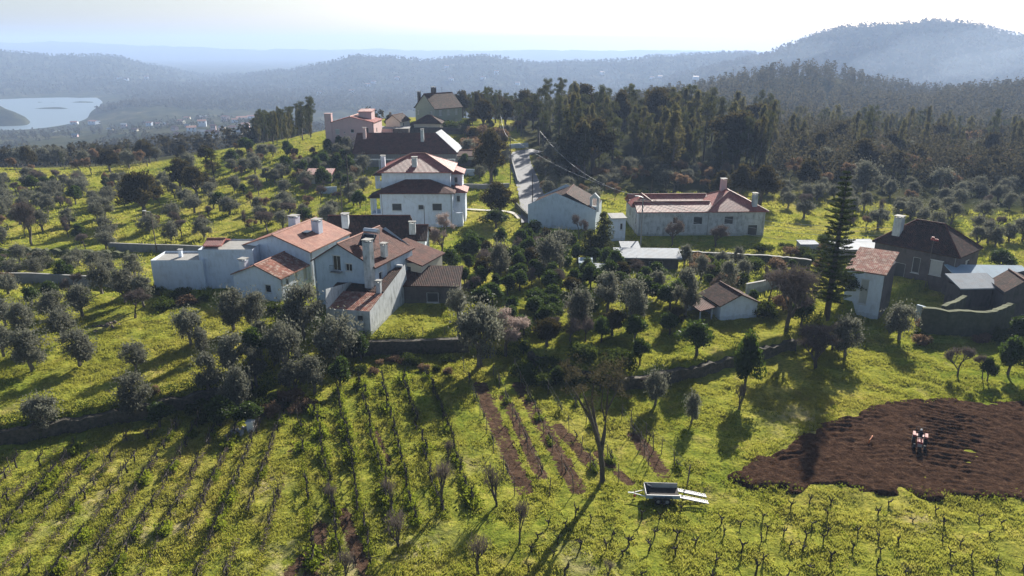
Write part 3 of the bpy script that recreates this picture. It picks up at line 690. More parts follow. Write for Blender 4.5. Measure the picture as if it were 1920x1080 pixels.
class House:
    def __init__(s, name, label, px, py, h, corner, yaw, w, d, cat="house", zbase=None):
        """the front-left ('l') or front-right ('r') wall top, h above ground, is seen at (px, py)"""
        p = at(px, py, h); s.yaw = R(-yaw); ex = Vector((math.cos(s.yaw), math.sin(s.yaw), 0)); ey = Vector((-math.sin(s.yaw), math.cos(s.yaw), 0))
        o = p - (ex * w if corner == 'r' else Vector()); s.w, s.d = w, d
        gs = [g1(*(o + ex * a + ey * b).xy) for a in (0, w) for b in (0, d)]
        zb = min(gs) - 0.25 if zbase is None else zbase
        s.H = p.z - zb; s.root = empty(name, (o.x, o.y, zb), s.yaw, label=label, cat=cat); s.base = zb; s.o = o; s.ex, s.ey = ex, ey
        for i in range(4):
            for j in range(4):
                c = o + ex * (w * (i + .5) / 4) + ey * (d * (j + .5) / 4); OCC.append((c.x, c.y, max(w, d) / 4.5)); BLD.append((c.x, c.y, max(w, d) / 7))
    def walls(s, x0, y0, x1, y1, z0, z1, mat, ops=(), top=None, name="wall"):
        """ops: (side, along, z, width, height, kind); top: dict side -> list of (frac, extra height) for gables"""
        mb = MB(); top = top or {}
        sides = dict(f=(Vector((x0, y0, 0)), Vector((1, 0, 0)), x1 - x0, Vector((0, 1, 0))), r=(Vector((x1, y0, 0)), Vector((0, 1, 0)), y1 - y0, Vector((-1, 0, 0))),
                     b=(Vector((x1, y1, 0)), Vector((-1, 0, 0)), x1 - x0, Vector((0, -1, 0))), l=(Vector((x0, y1, 0)), Vector((0, -1, 0)), y1 - y0, Vector((1, 0, 0))))
        for k, (o, dx, W, nin) in sides.items():
            op = [q for q in ops if q[0] == k]
            gab = [(f * W, z1 + e) for f, e in top.get(k, [])]; ztop = max([z1] + [q[1] for q in gab])
            xs = sorted({0.0, W} | {q[1] for q in op} | {q[1] + q[3] for q in op}); zs = sorted({z0 - .6, z1, ztop} | {q[2] for q in op} | {q[2] + q[4] for q in op})
            outl = [(0, z0 - .6), (W, z0 - .6), (W, z1)] + gab[::-1] + [(0, z1)]
            for a, b in zip(xs[:-1], xs[1:]):
                for c, d in zip(zs[:-1], zs[1:]):
                    mx, mz = (a + b) / 2, (c + d) / 2
                    if any(q[1] < mx < q[1] + q[3] and q[2] < mz < q[2] + q[4] for q in op): continue
                    cell = [(a, c), (b, c), (b, d), (a, d)]
                    if d > z1 + 1e-6 or c > z1 - 1e-6: cell = clip(cell, outl)
                    if len(cell) > 2: mb.face([o + dx * p[0] + Vector((0, 0, p[1])) for p in cell])
            for _, a, z, ww, hh, kind in op:
                A = o + dx * a + Vector((0, 0, z)); B = A + dx * ww; U = Vector((0, 0, hh)); I = nin * .2
                for q in ([A, A + I, A + I + U, A + U], [B, B + U, B + U + I, B + I], [A, B, B + I, A + I], [A + U, A + U + I, B + U + I, B + U]): mb.face(q)
                s.window(A, dx, nin, ww, hh, kind)
        return mb.build(name, M[mat], s.root)
    def window(s, A, dx, nin, ww, hh, kind):
        def bar(mb, a0, z0, a1, z1, d0, d1):
            P = [A + dx * a + nin * d + Vector((0, 0, z)) for a in (a0, a1) for d in (d0, d1) for z in (z0, z1)]
            for q in ((0, 1, 3, 2), (4, 6, 7, 5), (0, 4, 5, 1), (2, 3, 7, 6), (0, 2, 6, 4), (1, 5, 7, 3)): mb.face([P[i] for i in q])
        mb = MB(); t = .07
        bar(mb, 0, 0, t, hh, .1, .15); bar(mb, ww - t, 0, ww, hh, .1, .15); bar(mb, t, 0, ww - t, t, .1, .15); bar(mb, t, hh - t, ww - t, hh, .1, .15)
        if kind in ('w', 'd') and ww > .9: bar(mb, ww / 2 - .03, t, ww / 2 + .03, hh - t, .1, .15)
        bar(mb, -.1, -.09, ww + .1, -.005, -.07, .0)
        if kind in ('w', 'p'): bar(mb, -.12, hh + .003, ww + .12, hh + .12, -.035, -.003)
        isdoor = kind in ('door', 'gate')
        f = mb.build("door_frame" if isdoor else "window", M['frame'], s.root)
        m2 = MB(); bar(m2, t, t, ww - t, hh - t, .155, .17)
        m2.build("door_leaf" if isdoor else "shutter" if kind in ('s', 'p') else "pane", M[{'w': 'glass', 'd': 'glass', 's': 'shutter', 'p': 'lightshutter', 'door': 'darkwood', 'gate': 'lightshutter', 'v': 'glass'}[kind]], f)
    def roof(s, typ, x0, y0, x1, y1, z, rise, mat, ov=.35, rp=.5, inset=None, name="roof", th=.16, caps=True):
        mb = MB(); V = Vector; z = z + .02; cap = []
        xa, xb, ya, yb = x0 - ov, x1 + ov, y0 - ov, y1 + ov
        if typ == 'gx':
            yr = y0 + (y1 - y0) * rp; sl = rise / (yr - y0); sb = rise / (y1 - yr); zf, zk = z - ov * sl, z - ov * sb; zr = z + rise
            roofpoly(mb, [V((xa, ya, zf)), V((xb, ya, zf)), V((xb, yr, zr)), V((xa, yr, zr))], th)
            roofpoly(mb, [V((xb, yb, zk)), V((xa, yb, zk)), V((xa, yr + .003, zr)), V((xb, yr + .003, zr))], th); cap = [(V((xa, yr, zr)), V((xb, yr, zr)))]
        elif typ == 'gy':
            xr = x0 + (x1 - x0) * rp; sl = rise / (xr - x0); sr = rise / (x1 - xr); zl, zk = z - ov * sl, z - ov * sr; zr = z + rise
            roofpoly(mb, [V((xa, yb, zl)), V((xa, ya, zl)), V((xr, ya, zr)), V((xr, yb, zr))], th)
            roofpoly(mb, [V((xb, ya, zk)), V((xb, yb, zk)), V((xr + .003, yb, zr)), V((xr + .003, ya, zr))], th); cap = [(V((xr, ya, zr)), V((xr, yb, zr)))]
        elif typ == 'hip':
            w, d = xb - xa, yb - ya; i = inset if inset is not None else min(w, d) / 2; zr = z + rise; ze = z - ov * rise / (min(w, d) / 2)
            if w >= d: r0, r1 = V((xa + i, (ya + yb) / 2, zr)), V((xb - i, (ya + yb) / 2, zr))
            else: r0, r1 = V(((xa + xb) / 2, ya + i, zr)), V(((xa + xb) / 2, yb - i, zr))
            c = [V((xa, ya, ze)), V((xb, ya, ze)), V((xb, yb, ze)), V((xa, yb, ze))]
            if w >= d:
                roofpoly(mb, [c[0], c[1], r1, r0] if (r1 - r0).length > .05 else [c[0], c[1], r0], th); roofpoly(mb, [c[1], c[2], r1], th)
                roofpoly(mb, [c[2], c[3], r0, r1] if (r1 - r0).length > .05 else [c[2], c[3], r0], th); roofpoly(mb, [c[3], c[0], r0], th)
                cap = [(c[0], r0), (c[3], r0), (c[1], r1), (c[2], r1), (r0, r1)]
            else:
                roofpoly(mb, [c[0], c[1], r0], th); roofpoly(mb, [c[1], c[2], r1, r0], th); roofpoly(mb, [c[2], c[3], r1], th); roofpoly(mb, [c[3], c[0], r0, r1], th)
                cap = [(c[0], r0), (c[1], r0), (c[2], r1), (c[3], r1), (r0, r1)]
        elif typ == 'sy':   # low front, high back
            sl = rise / (y1 - y0); roofpoly(mb, [V((xa, ya, z - ov * sl)), V((xb, ya, z - ov * sl)), V((xb, yb, z + rise + ov * sl)), V((xa, yb, z + rise + ov * sl))], th)
        elif typ == 'sx':   # low left, high right (negative rise: reverse)
            sl = rise / (x1 - x0); roofpoly(mb, [V((xa, yb, z - ov * sl)), V((xa, ya, z - ov * sl)), V((xb, ya, z + rise + ov * sl)), V((xb, yb, z + rise + ov * sl))], th)
        r = mb.build(name, M[mat], s.root)
        if caps and cap and 'tile' in mat:
            m2 = MB()
            for a, b in cap:
                if (b - a).length > .1: m2.tube([a + V((0, 0, .03)), b + V((0, 0, .03))], .11, 6)
            m2.build("ridge_cap", M['tile_pink' if mat != 'tile_dark' else 'tile_brown'], r)
        return r
    def chimney(s, x, y, z0, z1, w, mat='white', d=None):
        d = d or w; mb = MB(); mb.box(x - w / 2, y - d / 2, z0, x + w / 2, y + d / 2, z1 - .35)
        for a in (-1, 1):
            for b in (-1, 1): mb.box(x + a * (w / 2 - .08) - .07, y + b * (d / 2 - .08) - .07, z1 - .35, x + a * (w / 2 - .08) + .07, y + b * (d / 2 - .08) + .07, z1 - .1)
        c = mb.build("chimney", M[mat], s.root)
        MB().box(x - w / 2 - .1, y - d / 2 - .1, z1 - .1, x + w / 2 + .1, y + d / 2 + .1, z1).build("chimney_cap", M['concrete'], c)
BLD = []
def pipe(h, x, y, z1, mat='concrete'):
    MB().tube([(x, y, -.3), (x, y, z1 - .35), (x * 1.0, y - .0, z1 - .1)], .05, 6).build('drainpipe', M[mat], h.root)
# A: long blank white wall range
h = House("long_white_outbuilding", "lower blank white outbuilding with small chimney at the end of the farm group", 282, 488, 4.3, 'l', -1, 7.2, 5, cat="building")
h.walls(0, 0, 7.2, 5, 0, h.H, 'white'); h.roof('sy', 0, .25, 7.2, 5, h.H - .45, .15, 'concrete', ov=-.02, caps=False, name="flat_roof"); h.chimney(3.0, 3.0, h.H - .5, h.H + .8, .45)
h2 = House("tall_white_outbuilding", "taller blank white outbuilding joining the pink roofed house, orange tiles at its corner", 371, 468, 5.7, 'l', -1, 7.0, 6, cat="building")
h2.walls(0, 0, 7.6, 6, 0, h2.H, 'white'); h2.roof('sy', 0, .3, 7.6, 6, h2.H - .5, .3, 'concrete', ov=-.02, caps=False, name="flat_roof"); h2.roof('gx', .1, 2.2, 2.4, 5.6, h2.H + .1, .5, 'tile_red', ov=.2)
# B
b = House("pink_roofed_house", "white house with broad faded pink tile roof and two stout white chimneys", 580, 471, 5.4, 'r', 17, 11.4, 11.5)
H = b.H
b.walls(0, 0, 11.4, 11.5, 0, H, 'white', [('r', 1.2, H - 3.4, 1.0, 1.7, 's'), ('r', 4.6, H - 3.4, 1.0, 1.7, 's'), ('r', 8.2, H - 3.4, 1.0, 1.7, 's')], {'f': [(.5, 2.0)], 'b': [(.5, 2.0)]})
b.roof('gy', 0, 0, 11.4, 11.5, H, 2.0, 'tile_pink', ov=.25); b.chimney(3.4, 9, H + .6, H + 2.8, 1.3); b.chimney(8.6, 7, H + .4, H + 3.0, 1.2)
MB().box(7.6, 4.3, H + 1.33, 8.6, 5.6, H + 1.5).build("skylight", M['glass'], b.root)
# C
c = House("small_cottage", "small white cottage with lichen patched pink tiled roof and a little square window", 525, 521, 3.3, 'r', 17, 7.4, 7.6)
H = c.H
c.walls(0, 0, 7.4, 7.6, 0, H, 'white', [('f', 4.9, H - 2.3, .9, 1.1, 'w'), ('r', 1.3, H - 1.5, .7, .8, 'w'), ('r', 3.4, H - 1.6, .7, 1.2, 'p'), ('r', 5.6, H - 2.1, .9, 1.9, 'p')], {'f': [(.5, 1.5)], 'b': [(.5, 1.5)]})
c.roof('gy', 0, 0, 7.4, 7.6, H, 1.5, 'tile_patch', ov=.25); c.chimney(1.0, 1.2, H, H + 1.9, .95)
# D
d = House("tall_gabled_house", "tall weathered white gabled house with upper balcony window and solar tank on its brown roof", 702, 499, 6.4, 'r', 21, 9.2, 10)
H = d.H
d.walls(0, 0, 9.2, 10, 0, H, 'bluewhite', [('f', 3.0, H - 1.2, 1.15, 2.0, 'w'), ('f', 4.9, H - .5 - .6, .95, 1.0, 'w'), ('r', 1.0, H - 2.2, .8, 1.0, 'w'), ('r', 3.0, H - 2.4, 1.1, 1.9, 'p')], {'f': [(.44, 2.5)], 'b': [(.44, 2.5)]})
MB().box(4.2, -.75, H - 1.32, 5.3 - .95, -.0, H - 1.2).box(2.9, -.75, H - 1.36, 4.25, -.003, H - 1.24).build("balcony", M['concrete'], d.root)
mb = MB()
for x_ in np.linspace(2.95, 4.2, 8): mb.tube([(x_, -.7, H - 1.24), (x_, -.7, H - .35)], .018, 4)
mb.tube([(2.92, -.7, H - .35), (4.23, -.7, H - .35)], .025, 4); mb.build("railing", M['darkwood'], d.root)
d.roof('gy', 0, 0, 9.2, 10, H, 2.5, 'tile_brown', ov=.3, rp=.44)
d.chimney(8.7, -.45, 0, H + 3.6, 1.0, 'oldwhite'); d.chimney(8.7, 3.4, H + .3, H + 2.2, .7, 'oldwhite')
mb = MB()
for x_ in (5.6, 7.2):
    for y_ in (3.6, 4.9): mb.tube([(x_, y_, H + .9), (x_, y_, H + 3.2)], .04, 4)
mb.tube([(5.6, 3.6, H + 3.1), (7.2, 3.6, H + 3.1)], .04, 4); sf = mb.build("solar_heater_frame", M['steel'], d.root)
MB().tube([(5.3, 4.3, H + 3.4), (7.5, 4.3, H + 3.4)], .32, 10).build("water_tank", M['steel'], sf)
mb = MB(); roofpoly(mb, [(5.4, 2.4, H + 1.9), (7.4, 2.4, H + 1.7), (7.4, 3.9, H + 3.0), (5.4, 3.9, H + 3.2)], .08); mb.build("solar_panel", M['glass'], sf)
d2 = House("rear_annex", "low brown tiled annex with sunlit wall stepping down behind the tall gabled house", 722, 488, 4.6, 'l', 21, 5.6, 6.5, cat="annex")
d2.walls(0, 0, 5.6, 6.5, 0, d2.H, 'cream', [('f', 1.0, d2.H - 2.4, 1.0, 1.9, 'p'), ('f', 3.1, d2.H - 2.4, .9, 1.9, 's')]); d2.roof('sx', 0, 0, 5.6, 6.5, d2.H + 1.5, -1.5, 'tile_brown', ov=.35)
# E barn
e = House("lean_to_barn", "long weathered white lean-to barn wall running back from the big dark olive", 693, 584, 3.1, 'r', 12, 5.6, 13.0, cat="barn")
H = e.H
e.walls(0, 0, 5.6, 13.0, 0, H, 'oldwhite', [('f', 3.9, H - 1.4, .8, .8, 's')], {'r': [(.97, 2.3)], 'l': [(.97, 2.3)]})
MB().box(0.3, 12.2, H, 5.3, 12.6, H + 2.2).build("back_wall", M['oldwhite'], e.root)
mb = MB(); roofpoly(mb, [(-.3, .4, H - .25), (5.3, .4, H - .25), (5.3, 5.2, H + .55), (-.3, 5.2, H + .55)]); mb.build("lower_roof", M['tile_patch'], e.root)
mb = MB(); roofpoly(mb, [(-2.2, 5.6, H + .25), (5.3, 5.6, H + .65), (5.3, 12.8, H + 2.05), (-2.2, 12.8, H + 1.3)]); mb.build("upper_roof", M['tile_dark'], e.root)
e.chimney(4.7, 5.4, H, H + 2.2, .55, 'oldwhite')
# F
f = House("dark_roofed_house", "white house with long dark tiled roof directly below the villa", 797, 448, 4.7, 'r', 0, 16.0, 9.5)
H = f.H
f.walls(0, 0, 12.9, 9.5, 0, H, 'white', [('f', 7.5, H - 2.4, .9, 1.2, 's')], {'l': [(.5, 2.7)], 'r': [(.5, 2.7)]})
f.walls(12.9, 0.02, 16.0, 6.0, 0, H - .02, 'white', [('r', 1.6, H - 2.8, .9, 1.6, 's'), ('r', 3.9, H - 2.8, .7, 1.3, 's')], {'r': [(.5, 1.6)]}, name="wing_wall")
f.roof('gx', 0, 0, 12.9, 9.5, H, 2.7, 'tile_dark', ov=.3); f.roof('gx', 13.2, 0, 16.0, 6.0, H - .05, 1.6, 'tile_dark', ov=.28, name="wing_roof")
f.chimney(3.0, 2.6, H + .9, H + 3.6, 1.05, 'oldwhite'); f.chimney(13.9, 1.2, H + .2, H + 2.6, 1.0, 'oldwhite', .5)
# G villa
v = House("villa", "large white three storey villa with stacked red hipped roofs and porches on both sides", 712, 360, 6.9, 'l', 0, 14.0, 15)
H = v.H
v.walls(0, 0, 14.0, 13, 0, H, 'white', [('f', 2.2, H - 3.7, 1.9, 1.45, 's'), ('f', 7.3, H - 3.5, 1.05, 1.0, 's'), ('f', 10.0, H - 3.7, 1.9, 1.45, 's'), ('r', 1.5, H - 3.7, 1.2, 1.4, 'w'), ('r', 5, H - 3.7, 1.2, 1.4, 'w'), ('r', 8, H - 3.9, 1.0, 2.1, 'door')])
v.walls(-.2, 4.2, 13.3, 15, H, H + 3.5, 'white', [('r', 2, H + 1.2, 1.2, 1.5, 'w'), ('r', 6, H + 1.2, 1.2, 1.5, 'w'), ('l', 3, H + 1.2, 1.2, 1.5, 'w')], name="upper_wall")
mb = MB(); y3 = 4.15; z0 = H + .02; zr = H + 1.75
roofpoly(mb, [(-.55, -.5, z0 - .2), (14.5, -.5, z0 - .2), (9.2, y3, zr), (4.6, y3, zr)]); roofpoly(mb, [(14.5, -.5, z0 - .2), (14.5, y3 + 3, z0 - .2), (9.3, y3 + .003, zr)]); roofpoly(mb, [(-.55, y3 + 3, z0 - .2), (-.55, -.5, z0 - .2), (4.5, y3 + .003, zr)])
mb.build("lower_roof", M['tile_brown'], v.root)
v.roof('hip', -.2, 4.2, 13.3, 15, H + 3.5, 2.6, 'tile_red', ov=.7); v.chimney(6.2, 5.6, H + 3.6, H + 6.0, 1.0, 'oldwhite'); v.chimney(-.6, 9, H, H + 5.8, .85, 'white')
# left porch (two levels) and right porch with stair
for k_, (zz0, zz1, yy, wd_, nm, rf) in enumerate([(0, H - 1.3, 1.4, 2.2, "porch", 'tile_dark'), (H, H + 2.3, 6.2, 1.7, "upper_porch", 'tile_dark')]):
    xo = 0 if k_ == 0 else -.2
    mb = MB(); mb.box(xo - wd_, yy, zz0 - .5, xo - .02, yy + 4.5, zz0 + .15 if k_ else zz0 + 2.6)
    for q in (0.12, wd_ * .5, wd_ - .2):
        mb.box(xo - wd_ + q - .1, yy, zz0 + (.15 if k_ else 2.6), xo - wd_ + q + .1, yy + .22, zz1)
    for q in (1.5, 3.0, 4.28): mb.box(xo - wd_, yy + q, zz0 + (.15 if k_ else 2.6), xo - wd_ + .2, yy + q + .2, zz1)
    if k_: mb.box(xo - wd_, yy + .02, zz0 + .15, xo - .03, yy + .12, zz0 + 1.0)
    p_ = mb.build(nm, M['white'], v.root)
    mb = MB(); roofpoly(mb, [(xo - wd_ - .4, yy + 5, zz1), (xo - wd_ - .4, yy - .4, zz1), (xo - .03, yy + .6, zz1 + 1.0), (xo - .03, yy + 5, zz1 + 1.0)]); roofpoly(mb, [(xo - wd_ - .4, yy - .4, zz1), (xo - .03, yy - .4, zz1), (xo - .03, yy + .59, zz1 + .99)])
    mb.build("porch_roof", M[rf], p_)
for nm, x0, x1, ya, yb, z0, z1 in (("side_wing", 14.0, 16.2, 3.5, 8.5, 0, H - .6), ("upper_side_wing", 13.3, 15.4, 7.5, 12.5, H, H + 2.4)):
    w0 = v.walls(x0 + .005, ya, x1, yb, z0, z1, 'white', [('f', .5, z1 - 2.0, .7, 1.2, 's'), ('r', 1.2, z1 - 2.0, .9, 1.2, 's'), ('r', 3.2, z1 - 2.0, .9, 1.2, 's')], name=nm + "_wall")
    mb = MB(); roofpoly(mb, [(x1 + .5, ya - .5, z1), (x1 + .5, yb + .5, z1), (x0 + .03, yb, z1 + .95), (x0 + .03, ya + .3, z1 + .95)]); roofpoly(mb, [(x0 + .03, ya - .5, z1), (x1 + .5, ya - .5, z1), (x0 + .03, ya + .29, z1 + .94)])
    mb.build(nm + "_roof", M['tile_red'], v.root)
mb = MB()
for i in range(11): mb.box(14.05, -.2 + i * .32, 0 - .4, 15.9, .12 + i * .32, 3.1 - i * .28)
st_ = mb.build("staircase", M['white'], v.root)
mb = MB(); mb.tube([(15.9, -.1, 3.9), (15.9, 3.3, 1.2)], .05, 5)
for i in range(9): mb.tube([(15.9, -.1 + i * .42, 2.9 - i * .33), (15.9, -.1 + i * .42, 3.9 - i * .335)], .03, 4)
mb.build("handrail", M['frame'], st_)
# H long farmhouse
l = House("long_brown_roofed_house", "long house behind the villa, wide brown roof, right slope coloured pale for sun glare", 664, 286, 3.8, 'l', 0, 26.5, 14)
H = l.H
l.walls(0, 0, 26.5, 14, 0, H, 'grey', [('f', 8 + i * 4.2, .6, 1.4, 1.6, 's') for i in range(4)])
mb = MB(); roofpoly(mb, [(-.4, -.6, H - .2), (27.0, -.6, H - .2), (20.6, 7, H + 4.3), (-.4, 7, H + 4.3)]); roofpoly(mb, [(27.0, 14.6, H - .2), (-.4, 14.6, H - .2), (-.4, 7.003, H + 4.3), (20.6, 7.003, H + 4.3)]); mb.build("roof", M['tile_brown'], l.root)
MB().face([(0, 14, H), (0, 0, H), (0, 7, H + 4.1)]).build("gable", M['grey'], l.root)
l.chimney(2.0, 5, H + 2, H + 5.9, .8, 'pink'); l.chimney(17.3, 4, H + 1.5, H + 5.6, .8, 'oldwhite')
mb = MB(); roofpoly(mb, [(26.6, .2, H - .0), (27.4, 10.5, H + .1), (21.6, 12.2, H + 4.6), (20.5, 6.9, H + 4.4)], .08); mb.build("sun_glare_slope", M['metal_white'], l.root)  # right slope given a pale colour in place of the sun's reflection
mb = MB()
for x_ in np.linspace(0.3, 26, 9): mb.box(x_, -3.0, -.4, x_ + .25, -2.75, 2.6)
mb.box(0, -3.1, 2.6, 26.3, -2.7, 2.85); mb.build("veranda", M['oldwhite'], l.root)
ln = House("brown_roofed_lodge", "small lodge with shallow brown roof and dark open front right of the long brown roof", 853, 291, 2.8, 'l', 0, 6.0, 6, cat="outbuilding")
ln.walls(0, 0, 6, 6, 0, ln.H, 'cream', [('f', .6, .1, 4.8, 2.0, 's')]); ln.roof('gx', 0, 0, 6, 6, ln.H, .9, 'tile_brown', ov=.5)
# I pink house
i_ = House("pink_house", "flat fronted pink house with a tall chimney tower at its left corner", 700, 229, 7.2, 'r', 4, 12.0, 10)
H = i_.H
i_.walls(0, 0, 12, 10, 0, H, 'pink', [('f', .9, H - 3.4, 1.2, 1.3, 'p'), ('f', 5.3, H - 3.0, 1.0, 1.0, 's'), ('f', 1.5, H - 5.9, 1.6, 1.2, 's'), ('f', 3.3, H - 3.1, .4, .4, 's'), ('f', 9.7, H - 4.2, .8, 2.6, 's'), ('f', 1.6, .2, 1.8, .9, 's'), ('r', 3, H - 3.2, 1.0, 1.3, 's')], {'f': [(.45, 1.5)], 'b': [(.45, 1.5)]})
i_.roof('gy', 0, 0, 12, 10, H, 1.5, 'tile_red', ov=.25, rp=.45)
mb = MB().box(-1.9, -.2, -.4, .02, 1.2, H + 2.2); mb.box(-2.0, -.3, H + 2.2, .1, 1.3, H + 2.35); mb.build("chimney_tower", M['pink'], i_.root)
i_.walls(6.8, 4, 10.5, 8, H + .4, H + 2.6, 'tile_red' if False else 'pink', name="attic_wall"); i_.roof('sy', 6.8, 4, 10.5, 8, H + 2.6, .4, 'tile_red', ov=.25, name="attic_roof")
# K big hilltop house
k = House("green_grey_hilltop_house", "tall green grey hilltop house with steep dark red gable roof and two chimneys", 815, 203, 6.2, 'r', 44, 9.6, 11.5)
H = k.H
k.walls(0, 0, 9.6, 11.5, 0, H, 'olivewall', [('r', 1.8, H - 2.4, 1.1, 1.5, 'p'), ('r', 5.2, H - 2.4, 1.1, 1.5, 'p'), ('r', 8.6, H - 2.4, 1.1, 1.5, 'p'), ('r', 1.8, H - 5.6, 1.1, 1.7, 'p'), ('r', 5.0, H - 6.0, 1.2, 2.1, 'door'), ('r', 8.6, H - 5.6, 1.1, 1.6, 'p'), ('f', 1.0, H - 2.4, .8, 1.2, 'p'), ('f', 7.4, H - 2.4, .8, 1.2, 'p')], {'f': [(.5, 4.2)], 'b': [(.5, 4.2)]})
k.roof('gy', 0, 0, 9.6, 11.5, H, 4.2, 'tile_dark', ov=.3); k.chimney(4.0, 4.5, H + 3, H + 6.2, 1.5, 'darkgrey', 1.0); k.chimney(.9, 1.0, H, H + 4.8, .8, 'darkgrey')
k2 = House("hip_roofed_annex", "single storey annex with dark pyramid roof below the green grey hilltop house", 776, 230, 2.9, 'l', 4, 8.2, 7, cat="annex")
k2.walls(0, 0, 8.2, 7, 0, k2.H, 'cream', [('f', 2, .3, 1.4, 1.6, 's')]); k2.roof('hip', 0, 0, 8.2, 7, k2.H, 2.0, 'tile_dark', ov=.4)
# J small hilltop houses
j = House("small_orange_house", "small steep brown roofed house between the pink and the green grey houses", 723, 226, 4.2, 'l', 20, 4.8, 6.5)
j.walls(0, 0, 4.8, 6.5, 0, j.H, 'cream', [('r', 2, j.H - 1.8, .9, 1.1, 's')], {'f': [(.5, 1.7)], 'b': [(.5, 1.7)]}); j.roof('gy', 0, 0, 4.8, 6.5, j.H, 1.7, 'tile_dark', ov=.3); j.chimney(.6, 2, j.H, j.H + 2.4, .5, 'darkgrey')
j2 = House("cream_garage", "low cream garage with rounded openings in front of the small orange walled house", 706, 241, 2.6, 'l', 0, 4.8, 4, cat="garage")
j2.walls(0, 0, 4.8, 4, 0, j2.H, 'pink', [('f', .5, .2, 1.5, 1.5, 's'), ('f', 2.7, .2, 1.5, 1.5, 's')]); j2.roof('sy', 0, 0, 4.8, 4, j2.H, .3, 'concrete', ov=.1, caps=False)
j3 = House("dark_block", "dark grey walled block beside the low cream garage", 737, 241, 2.7, 'l', 0, 4.6, 5, cat="building")
j3.walls(0, 0, 4.6, 5, 0, j3.H, 'darkgrey', [('f', 1.5, .3, .9, 1.6, 's')]); j3.roof('sy', 0, 0, 4.6, 5, j3.H, .3, 'concrete', ov=.1, caps=False)
# L small shed with bright tiles
l2 = House("garden_shed", "small shed with a bright red tiled roof among the olives left of the villa", 574, 326, 2.5, 'l', 0, 6.0, 3.2, cat="shed")
l2.walls(0, 0, 6, 3.2, 0, l2.H, 'darkgrey', [('f', 1.0, .2, 1.0, 1.8, 'gate')]); l2.roof('sy', 0, 0, 6, 3.2, l2.H, .7, 'tile_red', ov=.3)
# M blue gabled barn
m_ = House("blue_gabled_barn", "blue stained gabled barn with a blank end wall beside the lane", 1117, 394, 3.9, 'r', 13, 13.0, 10, cat="barn")
H = m_.H
m_.walls(0, 0, 13, 10, 0, H, 'bluewhite', top={'f': [(.0, .5), (.50, 3.55), (.56, 3.55), (.98, .1)], 'b': [(.56, 2.9)]})
m_.roof('gy', 0.15, .35, 12.9, 10, H - .05, 2.9, 'tile_dark', ov=.0, rp=.56)
mb = MB()
for xx in (11.7, 13.0): mb.box(xx, 1.2, H - .6, xx + .45, 1.9, H + 2.0)
mb.prism([(11.6, H + 2.0), (13.55, H + 2.0), (12.57, H + 3.0)], 1.15, 1.95); mb.box(11.7, 1.25, H - .6, 13.4, 1.85, H + .45); mb.build("bell_gable", M['oldwhite'], m_.root)
# N long house
n = House("long_white_house", "long low white house with red hipped roofs and dark windows beside the wood", 1438, 394, 4.8, 'r', -2, 23.6, 12)
H = n.H
n.walls(0, 0, 23.4, 12, 0, H, 'oldwhite', [('f', 6.4, H - 2.4, .95, 1.2, 's'), ('f', 10.2, H - 2.6, 1.7, 1.5, 's'), ('f', 15.9, H - 2.6, 1.7, 1.5, 's'), ('f', 20.4, .3, 1.8, 2.0, 's'), ('l', 3.5, H - 2.7, .9, 1.9, 's'), ('l', 6.5, H - 2.4, .8, 1.3, 's'), ('l', 9.5, H - 2.9, .9, 2.0, 's')])
n.roof('gx', 0, 0, 13.4, 5.4, H, 1.15, 'tile_red', ov=.4, name="front_roof"); n.roof('gx', 0, 6.4, 14.5, 12, H, 1.3, 'tile_red', ov=.4, name="rear_roof")
n.roof('hip', 12.9, 0, 23.4, 12, H + .03, 2.6, 'tile_red', ov=.42, name="hip_roof"); n.roof('hip', -.5, 3.2, 4.2, 9.3, H + .3, 1.6, 'tile_red', ov=.2, name="cross_roof")
n.chimney(21.6, 1.2, H, H + 3.0, .85, 'oldwhite'); n.chimney(17.6, 7.6, H + 2, H + 4.6, 1.0, 'pink')
MB().box(4.5, 5.5, H - .3, 11, 6.3, H + .35).build("parapet", M['white'], n.root)
# O outbuildings around the sheet roof
o1 = House("narrow_white_outhouse", "narrow white flat topped outhouse between the blue barn and the long house", 1148, 409, 4.2, 'l', -6, 2.5, 3, cat="outbuilding")
o1.walls(0, 0, 2.5, 3, 0, o1.H, 'white', [('f', 1.5, o1.H - 2.2, .5, 1.2, 's')]); o1.roof('sy', 0, 0, 2.5, 3, o1.H, .2, 'concrete', ov=.2, caps=False)
o2 = House("sheet_roofed_hut", "small low white hut with a pale sheet roof just above the long white sheet roof", 1166, 464, 1.6, 'l', 0, 3.0, 2.6, cat="hut")
o2.walls(0, 0, 3.0, 2.6, 0, o2.H, 'white'); o2.roof('sy', 0, 0, 3.0, 2.6, o2.H, .35, 'metal_white', ov=.15)
o3 = House("open_sheet_shelter", "long shelter under a glaring white corrugated sheet roof below the long house's garden", 1156, 482, 2.0, 'l', 3, 10.0, 3.6, cat="shelter")
o3.walls(.2, .6, 9.8, 3.4, 0, o3.H - .1, 'darkgrey', [('f', .8, .1, 2.2, 1.5, 'v'), ('f', 5, .1, 2.2, 1.5, 'v')]); o3.roof('sy', 0, 0, 10, 3.6, o3.H, .5, 'metal_white', ov=.25)
for px_, py_, nm, lb, mt in ((1086, 492, "blue_tank", "pale blue plastic water tank behind the orchard trees", 'metal_blue'), (1110, 503, "white_sheet_hutch", "little hutch with white sheet top in the orchard", 'metal_white')):
    q = House(nm, lb, px_, py_, 1.5, 'l', 5, 2.0 if nm[0] == 'b' else 2.4, 1.8, cat="tank" if nm[0] == 'b' else "hutch"); q.walls(0, 0, q.w, 1.8, 0, q.H, 'bluewhite'); q.roof('sy', 0, 0, q.w, 1.8, q.H, .25, mt, ov=.1, name="lid" if nm[0] == 'b' else "roof")
